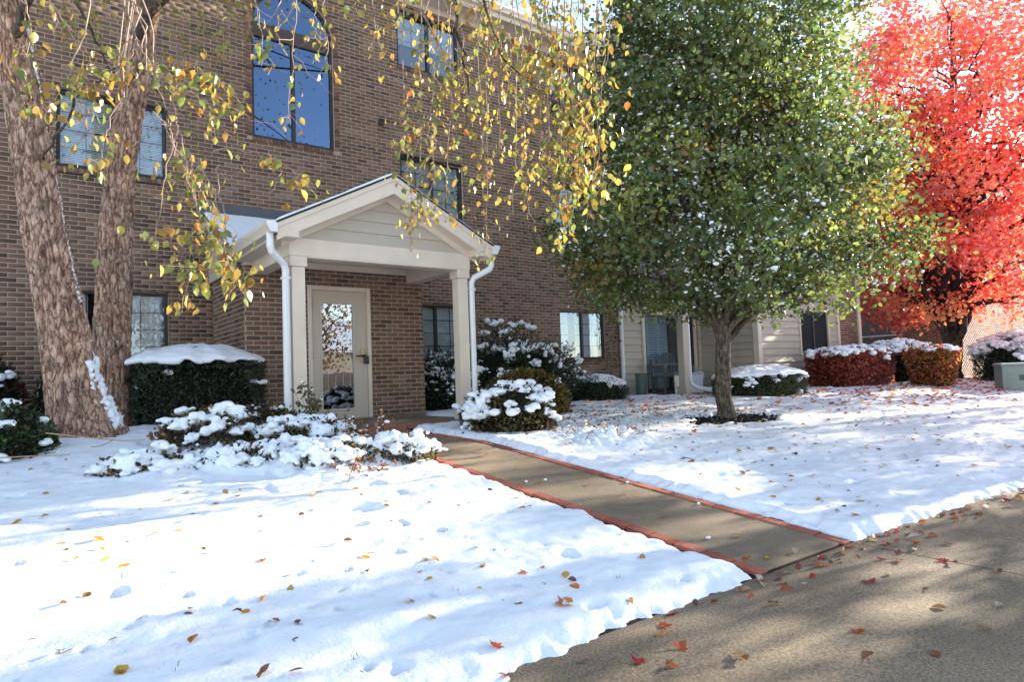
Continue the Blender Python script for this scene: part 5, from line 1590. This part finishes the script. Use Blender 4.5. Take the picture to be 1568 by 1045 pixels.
# climbing vine beside the ground floor window
vine = empty('climbing_vine', (11.45, -.05, 0), 'thin leafy vine hanging on the wall beside the right window', 'plant')
A = Arr(); LPv = []
for i in range(7):
    x = 11.25 + .07 * i
    Q = limb_path((x, -.05, .1 + .1 * i), (x + RNG.normal(0, .12), -.06, 2.0 + RNG.normal(0, .25)), 0, .02, 10)
    V, F = tube_np(Q, np.linspace(.006, .003, 10), 4); A.add(V, F)
    u = RNG.random(20); LPv.append(np.stack([np.interp(u, np.linspace(0, 1, 10), Q[:, k]) for k in range(3)], -1) + RNG.normal(0, .03, (20, 3)) - np.array([0, .05, 0]))
A.build('stem', M_TWIG, vine, True)
LPv = np.concatenate(LPv)
leaf_mesh('foliage', T_OVAL, LPv, .06 * RNG.uniform(.5, 1.2, len(LPv)), frame_rot(RNG.normal(0, .6, LPv.shape) + np.array([0, 0, -1.0])), palette(len(LPv), [(.05, .06, .025), (.12, .12, .04), (.03, .03, .02)], [2, 1, 2], .2), M_LEAFT, vine, 'stuff')

# ================================================================ patio things and utility box
bn = empty('garden_bench', (13.35, -.45, .02), 'grey wooden bench with arched lattice back on the patio', 'bench')
m = MB(); m.box(12.75, 13.95, -.62, -.22, .42, .46); m.build('seat', M_BENCH, bn)
bk = MB()
for i in range(9):
    t = math.pi * i / 8; t2 = math.pi * (i + 1) / 8
    if i < 8: bk.tube([(13.35 - .34 * math.cos(t), -.2, .72 + .34 * math.sin(t)), (13.35 - .34 * math.cos(t2), -.2, .72 + .34 * math.sin(t2))], .022, 6)
bk.box(12.75, 13.95, -.22, -.18, .74, .79); bk.box(12.75, 13.95, -.22, -.18, .50, .54)
for i in range(13): bk.box(12.80 + i * .088, 12.83 + i * .088, -.215, -.185, .54, .74 + (.30 * math.sqrt(max(0, 1 - ((12.815 + i * .088 - 13.35) / .34) ** 2)) if abs(12.815 + i * .088 - 13.35) < .34 else 0))
bk.build('backrest', M_BENCH, bn)
for x in (12.78, 13.90):
    for y in (-.60, -.22): MB().box(x - .03, x + .03, y - .03, y + .03, .02, .70 if y < -.5 else .9).build('leg', M_BENCH, bn)
    MB().box(x - .04, x + .04, -.64, -.2, .70, .735).build('armrest', M_BENCH, bn)
tb = empty('side_table', (12.75, -.95, .02), 'small table with beige cloth hanging in two flaps on the patio', 'table')
MB().box(12.50, 12.92, -1.12, -.78, .47, .56).build('table_top', M_BENCH, tb)
for a, b, c in ((12.50, 12.66, M_CLOTH), (12.74, 12.92, M_CLOTH)):
    MB().add([(a, -1.13, .47), (b, -1.13, .47), (b + .03, -1.17, .04), (a - .03, -1.17, .04), (a, -1.11, .47), (b, -1.11, .47), (b + .03, -1.15, .04), (a - .03, -1.15, .04)], [(0, 1, 2, 3)[::-1], (4, 5, 6, 7), (0, 4, 7, 3), (1, 2, 6, 5), (3, 7, 6, 2), (0, 1, 5, 4)]).build('cloth_flap', c, tb)
for x in (12.54, 12.88): MB().box(x - .02, x + .02, -.84, -.80, .02, .47).build('leg', M_BENCH, tb)
ch = empty('storage_box', (13.2, -1.0, .02), 'pale covered storage box beside the patio column', 'box')
MB().box(12.98, 13.50, -1.2, -.75, .02, .50).build('body', M_CLOTHW, ch, .02)
MB().box(12.96, 13.52, -1.22, -.73, .50, .53).build('lid', M_CLOTHW, ch, .01)
bi = empty('waste_bin', (12.12, -.42, .02), 'green grey bin standing by the downspout', 'bin')
MB().tube([(12.12, -.42, .02), (12.12, -.42, .12), (12.12, -.42, .52)], [.125, .13, .14], 14).build('body', M_BIN, bi)
MB().tube([(12.12, -.42, .52), (12.12, -.42, .56)], [.15, .15], 14).build('lid', M_BIN, bi)
ur = empty('garden_urn', (14.25, -.5, .02), 'pale round urn by the patio door', 'urn')
V, F = ICO2
mesh_np('ball', V * .15 + np.array([14.25, -.5, .42]), F, M_CLOTHW, ur, True)
MB().tube([(14.25, -.5, .02), (14.25, -.5, .1), (14.25, -.5, .2), (14.25, -.5, .30)], [.11, .12, .07, .12], 14).build('pot', M_BENCH, ur)
MB().tube([(14.25, -.5, .56), (14.25, -.5, .66)], [.04, .03], 8).build('finial', M_CLOTHW, ur)

tx = empty('utility_box', (19.9, -5.75, -.22), 'green metal utility box at the right edge of the lawn', 'utility box')
def rot_box(name, x0, x1, y0, y1, z0, z1, mat, par, ang=math.radians(28), c=(19.9, -5.75), bevel=.01):
    o = MB().box(x0, x1, y0, y1, z0, z1)
    ca, sa = math.cos(ang), math.sin(ang)
    o.v = [(c[0] + x * ca - y * sa, c[1] + x * sa + y * ca, z) for x, y, z in o.v]
    return o.build(name, mat, par, bevel)
rot_box('cabinet', -.42, .42, -.36, .36, -.25, .40, M_BOX, tx)
rot_box('lid', -.45, .45, -.39, .39, .40, .45, M_BOX, tx)
rot_box('lid_snow', -.43, .43, -.37, .37, .451, .475, M_SNOW, tx)
rot_box('latch', -.435, -.42, -.10, .02, .05, .18, M_FLASH, tx)
rot_box('label_plate', -.03, .14, -.375, -.361, .12, .26, M_WHITE, tx, bevel=0)

# ================================================================ fallen leaves, twigs, snow crumbs, grass
LEAFY = [(.60, .36, .06), (.55, .27, .05), (.48, .20, .06), (.62, .44, .12)]
LEAFR = [(.38, .05, .04), (.30, .08, .05), (.50, .13, .05), (.45, .03, .04)]
LEAFB = [(.26, .13, .06), (.20, .10, .06), (.40, .26, .15), (.14, .06, .05)]
variants = {}
def leaf_variants(key, T, cols, k=6):
    out = []
    for i in range(k):
        c = palette(1, cols, [1] * len(cols), .12)
        V = T[0].copy()
        cu = RNG.uniform(.05, .5)
        V[:, 2] = V[:, 2] * RNG.uniform(.6, 1.6) + cu * (V[:, 0] ** 2) * 1.6 + RNG.uniform(-.25, .45) * (V[:, 1] - .4) ** 2
        V[:, 1] -= .5
        me = bpy.data.meshes.new('fallen_leaf')
        me.from_pydata(V.tolist(), [], T[1].tolist()); me.update()
        a = me.color_attributes.new('Col', 'FLOAT_COLOR', 'POINT')
        cc = np.ones((len(V), 4), np.float32); cc[:, :3] = c[0]; a.data.foreach_set('color', cc.ravel())
        me.materials.append(M_LEAFT)
        out.append(me)
    variants[key] = out
leaf_variants('yo', T_OVAL, LEAFY); leaf_variants('br', T_OVAL, LEAFB); leaf_variants('rm', T_MAPLE, LEAFR); leaf_variants('om', T_MAPLE, [(.62, .22, .08), (.6, .3, .12)], 4); leaf_variants('pw', T_OVAL, [(.6, .5, .42), (.55, .48, .45)], 4)
def surf(x, y):
    x = float(x); y = float(y)
    h = float(snow_height(np.array([x]), np.array([y]))[0])
    on_walk = WALK_L + .1 < x < float(walk_right(y)) - .12 and -9.14 < y < -3.7
    if y < float(road_edge(x)): h = max(h, -.575 - .012 * max(0, -9.2 - y))
    elif on_walk: h = max(h, float(gz(3.8, y)) + .006)
    elif 2.6 < x < 5.2 and -3.6 < y < -1.9: h = max(h, .01)
    return h
def surf_np(x, y):
    h = snow_height(x, y)
    return np.where(y < road_edge(x), np.maximum(h, -.575 - .012 * np.clip(-9.2 - y, 0, 20)), h)
def key_snow(x, y):
    return float(snow_clear(np.array([x]), np.array([y]))[0]) > .02
def fallen(x, y, key, size, label, group, tilt=.25, sink=0.0):
    me = variants[key][RNG.integers(len(variants[key]))]
    o = bpy.data.objects.new('fallen_leaf', me); link(o)
    o.rotation_euler = (RNG.normal(0, tilt), RNG.normal(0, tilt), RNG.uniform(0, 6.28))
    rm = o.rotation_euler.to_matrix()
    lo = sorted((rm @ v.co).z for v in me.vertices)
    o.location = (x, y, surf(x, y) + .002 - lo[len(lo) // 4 if key_snow(x, y) else 0] * size - sink)
    o.scale = (size,) * 3
    tag(o, label, 'leaf', group)
    return o
SPOTS = {
'yo': [(1.07,-7.60), (0.09,-4.53), (0.38,-6.79), (0.52,-6.88), (0.38,-7.15), (0.80,-6.82), (0.89,-6.00), (1.25,-6.05), (1.32,-6.15), (1.01,-5.90), (1.76,-6.47), (2.15,-5.44), (1.69,-6.89), (2.21,-6.23), (0.38,-6.96), (0.45,-7.33), (0.21,-6.73), (0.90,-8.35), (1.47,-8.72), (2.21,-9.21), (2.09,-8.93), (2.36,-9.07), (2.24,-8.81), (2.85,-8.70), (2.92,-7.51), (2.01,-8.34), (1.07,-8.05), (0.31,-8.46), (0.72,-8.78), (1.69,-8.31), (-0.00,-6.11), (0.15,-5.97), (1.13,-6.29), (1.56,-7.83), (5.45,-8.11), (4.79,-8.98), (5.29,-8.02), (5.63,-7.08), (6.27,-7.03)],
'br': [(0.98,-8.45), (0.93,-8.56), (0.06,-7.90), (0.16,-8.13), (1.04,-8.66), (1.03,-8.94), (2.53,-7.26), (2.96,-7.54), (1.99,-7.30), (2.15,-8.66), (2.91,-8.95), (2.83,-9.03), (1.86,-8.75), (1.88,-8.82), (1.76,-9.07), (1.68,-9.20), (1.75,-9.21), (4.95,-8.71), (4.82,-8.99), (4.29,-9.47), (4.77,-8.97), (1.83,-8.23), (1.63,-7.77)],
'rm': [(1.50,-9.23), (4.33,-9.01), (1.55,-9.10), (5.57,-8.04), (4.36,-8.99), (3.45,-8.99)],
'om': [(0.92,-8.09), (2.16,-8.49), (2.05,-8.93), (5.74,-8.15), (2.28,-9.34)],
'roadr': [(2.93,-9.88), (2.36,-9.29), (1.99,-9.45), (2.06,-9.57), (2.23,-9.48), (4.30,-9.72), (4.12,-9.54), (3.63,-9.61)],
'roadb': [(2.33,-9.68), (2.95,-9.46), (2.92,-10.18), (2.70,-10.02), (3.80,-9.62), (3.48,-9.99), (3.70,-9.85), (4.30,-9.98), (1.82,-9.31), (2.31,-9.72), (4.28,-9.77), (5.64,-9.46), (4.70,-9.59), (4.48,-9.48), (4.85,-9.38), (4.43,-9.35), (3.35,-10.21)],
'roadp': [(3.71,-10.16), (4.72,-9.39), (4.83,-9.33), (3.17,-9.27), (3.82,-9.08), (4.03,-9.20)],
'walk': [(3.87,-5.70), (3.76,-6.34), (4.01,-5.37), (3.59,-6.88), (3.43,-6.86), (3.93,-7.55), (3.83,-7.82), (3.71,-8.14), (3.33,-8.66), (3.58,-9.04), (3.78,-8.70), (3.90,-7.16), (4.28,-6.49), (4.05,-3.93), (4.40,-3.81), (4.21,-4.45), (4.63,-4.24), (3.69,-4.17), (3.78,-9.07), (4.40,-8.17)],
'crumb': [(3.51,-6.81), (3.48,-6.97), (3.70,-6.84), (3.93,-7.17), (4.25,-7.29), (4.22,-7.35), (4.22,-8.06), (4.22,-8.12), (3.58,-8.62), (3.89,-9.13), (3.38,-8.33), (3.52,-8.12)],
}
LAB = {
 'yo': ('yo', .075, 'yellow oval leaf lying on the snow lawn', 'yellow leaves on the snow'),
 'br': ('br', .07, 'brown curled leaf sunk into the snow lawn', 'brown leaves in the snow'),
 'rm': ('rm', .085, 'dark red maple leaf half sunk in the snow', 'red maple leaves in the snow'),
 'om': ('om', .10, 'large pale orange maple leaf lying on the snow', 'orange maple leaves on the snow'),
 'roadr': ('rm', .085, 'red maple leaf lying on the road', 'red leaves on the road'),
 'roadb': ('br', .075, 'tan brown leaf lying on the road', 'brown leaves on the road'),
 'roadp': ('pw', .085, 'pale curled leaf lying on the road near the snow edge', 'pale leaves on the road'),
 'walk': ('yo', .065, 'orange yellow leaf lying on the concrete walkway', 'leaves on the walkway'),
}
OWN = {
 'om': ['large orange maple leaf in the middle of the left lawn', 'upright orange maple leaf on the snow near the walkway', 'pale orange maple leaf on snow near the road', 'orange maple leaf in the middle of the right lawn', 'orange maple leaf at the snow edge by the road'],
 'rm': ['dark red leaf lowest on the snow beside the road', 'dark red leaf at the snow corner of the right lawn', 'dark red leaf on snow above the lowest one', 'red brown leaf farthest up the right lawn', 'red leaf touching another at the right lawn corner', 'red leaf on the snow close to the right walkway edge'],
 'roadr': ['bright red leaf alone in the middle of the road', 'red leaf touching the snow edge of the road', 'red leaf on the road nearest the lower snow tip', 'red leaf lowest on the road', 'dark red leaf on the road below the snow edge', 'dark red leaf on the road farthest right', 'red leaf on the road below the walkway joint', 'red leaf on the sunny road strip right of the walkway'],
 'roadp': ['large pale leaf farthest right on the road', 'pale leaf at the snow corner of the right lawn', 'small pale leaf beside the other at the snow corner', 'pale leaf on the road below the left snow tip', 'pale leaf on the joint at the end of the walkway', 'curled pale leaf at the right end of the walkway joint'],
}
for key, (vk, sz, lab, grp) in LAB.items():
    for q, (x, y) in enumerate(SPOTS[key]):
        lab = OWN[key][q] if key in OWN else lab
        fallen(x, y, vk, sz * RNG.uniform(.6, 1.0), lab, grp, .10 if key.startswith('road') or key == 'walk' else .25, 0.0 if key != 'br' else .01)
for i, (x, y) in enumerate(SPOTS['crumb'][::2]):
    V, F = ICO2
    o = mesh_np('snow_crumb', V * np.array([1, .8, .6]) * (1 + .15 * RNG.normal(size=(len(V), 1))) * .016, F, M_SNOWC, None, True)
    o.location = (x, y, surf(x, y) + .01); o.rotation_euler = (0, 0, RNG.uniform(0, 6))
    tag(o, 'small lump of snow lying on the walkway edge', 'snow lump', 'snow lumps on the walkway')

def leaf_scatter(name, n, fx, keys_cols, T, size, label):
    XY = np.array([fx() for _ in range(int(n * 1.6))])
    XY = XY[snow_clear(XY[:, 0], XY[:, 1]) > .02][:n]
    n = len(XY)
    P = np.concatenate([XY, (surf_np(XY[:, 0], XY[:, 1]) + size * .12)[:, None]], 1)
    th = RNG.uniform(0, 6.28, n)
    nrm = np.stack([RNG.normal(0, .35, n), RNG.normal(0, .35, n), np.ones(n)], -1); nrm /= np.linalg.norm(nrm, axis=1)[:, None]
    x_ = np.stack([np.cos(th), np.sin(th), np.zeros(n)], -1); y_ = np.cross(nrm, x_); y_ /= np.linalg.norm(y_, axis=1)[:, None]; x_ = np.cross(y_, nrm)
    R = np.stack([x_, y_, nrm], -1)
    C = palette(n, keys_cols, [1] * len(keys_cols), .15)
    o = leaf_mesh(name, T, P, size * RNG.uniform(.6, 1.25, n), R, C, M_LEAFT, None, 'stuff')
    tag(o, label, 'leaves')
def f_right():
    while True:
        x = RNG.uniform(6.0, 26); y = RNG.uniform(-7.2, -1.9)
        w = (.12 + .88 * sstep(9, 17, np.array(x))) * (.15 + .85 * sstep(-6.8, -5.2, np.array(y)))
        if RNG.random() < w and not (15.4 < x < 19.2 and y > -3.7): return x, y
leaf_scatter('fallen_leaves', 2600, f_right, [(.42, .06, .04), (.58, .20, .06), (.50, .13, .05), (.62, .32, .09), (.24, .10, .06)], T_MAPS, .095, 'red and orange maple leaves scattered over the right lawn')
leaf_scatter('fallen_leaves', 260, lambda: (RNG.uniform(4.6, 12), RNG.uniform(-9, -5)), LEAFY + LEAFB, T_OVAL, .06, 'few yellow and brown leaves on the right lawn by the walkway')
leaf_scatter('fallen_leaves', 170, lambda: (RNG.uniform(-2.5, 3.2), RNG.uniform(-9, -3.6)), LEAFY + LEAFB, T_OVAL, .05, 'small yellow and brown leaves on the left lawn')
def f_thin():
    return RNG.normal(7.0, 1.4), RNG.normal(-4.3, .6)
leaf_scatter('fallen_leaves', 420, f_thin, LEAFB + [(.3, .1, .05)], T_OVAL, .05, 'brown leaf litter in thin snow left of the green tree')

# leaves gathered along the road edge of the snow
n = 150
xs = RNG.uniform(2.5, 9, n); P = []
for x in xs:
    y = float(road_edge(np.array(x))) - abs(RNG.normal(0, .10)) - .01
    P.append((x, y, surf(x, y) + .008))
P = np.array(P)
R = frame_rot(np.stack([RNG.normal(size=n), RNG.normal(size=n), RNG.normal(0, .2, n)], -1))
o = leaf_mesh('edge_leaves', T_OVAL, P, RNG.uniform(.03, .06, n), R, palette(n, LEAFB + LEAFR + [(.55, .45, .4)], [1] * 9, .15), M_LEAFT, None, 'stuff')
tag(o, 'small leaves gathered along the snow edge of the road', 'leaves')

# grass blades poking through the snow
def grass(name, label, n, fx, h):
    rng = RNG
    P = np.array([fx() for _ in range(n)])
    P = np.concatenate([P, surf_np(P[:, 0], P[:, 1])[:, None]], 1) - np.array([0, 0, .01])
    d = np.stack([rng.normal(0, .5, n), rng.normal(0, .5, n), np.ones(n)], -1)
    T = (np.array([(-.05, 0, 0), (.05, 0, 0), (.03, .6, .06), (0, 1, .2), (-.03, .6, .06)], float), np.array([(0, 1, 2), (0, 2, 4), (4, 2, 3)]))
    o = leaf_mesh(name, T, P, h * rng.uniform(.5, 1.3, n), frame_rot(d), palette(n, [(.05, .07, .025), (.09, .10, .04), (.16, .13, .07)], [3, 2, 2], .2), M_LEAF, None, 'stuff')
    tag(o, label, 'grass')
tufts = [(RNG.uniform(-1, 3.1), RNG.uniform(-9.1, -5.6)) for _ in range(26)] + [(RNG.uniform(4.6, 9), RNG.uniform(-9, -6.2)) for _ in range(14)]
def f_tuft():
    t = tufts[RNG.integers(len(tufts))]
    return t[0] + RNG.normal(0, .022), t[1] + RNG.normal(0, .018)
grass('grass_blades', 'green grass blades poking through the snow lawns', 520, f_tuft, .03)
grass('grass_blades', 'grass showing through thin snow left of the green tree', 2200, lambda: (RNG.normal(6.9, 1.5), RNG.normal(-4.3, .65)), .05)

# bark mulch round the green tree, chips showing through
n = 900
th = RNG.uniform(0, 6.28, n); r = np.sqrt(RNG.random(n))
X = MULCH_C[0] + 1.0 * r * np.cos(th); Y = MULCH_C[1] + .5 * r * np.sin(th)
Z = gz(X, Y) + .004
o = leaf_mesh('mulch', T_DIAM, np.stack([X, Y, Z], -1), RNG.uniform(.03, .07, n), frame_rot(np.stack([RNG.normal(size=n), RNG.normal(size=n), RNG.normal(0, .3, n)], -1)), palette(n, [(.02, .015, .012), (.035, .025, .018)], [1, 1], .3), M_NEEDLE, None, 'stuff')
tag(o, 'dark bark mulch at the foot of the green tree', 'mulch')

# fallen sticks by the big trunk
for pts, lab in (([(.20, -4.25, .24), (.45, -4.3, .19), (.75, -4.35, .13), (.95, -4.35, .12)], 'straw coloured forked stick leaning at the trunk foot'),
                 ([(-.25, -4.75, .10), (.1, -4.8, .09), (.35, -4.85, .08)], 'thin brown twig lying on snow at the left edge')):
    st = MB(); st.tube(pts, [.007, .006, .005, .003], 6) if len(pts) == 4 else st.tube(pts, [.006, .005, .003], 6)
    if len(pts) == 4: st.tube([(.70, -4.34, .14), (.60, -4.40, .10), (.52, -4.45, .10)], [.005, .004, .003], 6)
    o = st.build('fallen_stick', M_STRAW, None)
    tag(o, lab, 'stick')

# leaves on the snow caps of the clipped hedges
for i, (x, y, cx_, cy_, rx_, ry_, zt_, h_) in enumerate([(1.45 + .16 * k, -2.1 + .35 * math.sin(k * 2.3), 1.86, -1.98, .79, .71, .97, .19) for k in range(6)] + [(11.7 + .3 * k, -3.45 + .25 * math.sin(k * 1.9), 12.55, -3.35, 1.25, .58, .47, .17) for k in range(6)]):
    r_ = min(1, math.hypot((x - cx_) / rx_, (y - cy_) / ry_))
    o = bpy.data.objects.new('fallen_leaf', variants['br' if i < 6 else 'om'][i % 4]); link(o)
    o.location = (x, y, zt_ + h_ * (1 - r_ ** 2.2) + .012); o.scale = (.055,) * 3
    o.rotation_euler = (RNG.normal(0, .2), RNG.normal(0, .2), RNG.uniform(0, 6))
    tag(o, 'brown leaf lying on the snow cap of the yew' if i < 6 else 'orange leaf lying on the snow cap of the low hedge', 'leaf', 'leaves on the yew cap' if i < 6 else 'leaves on the low hedge cap')
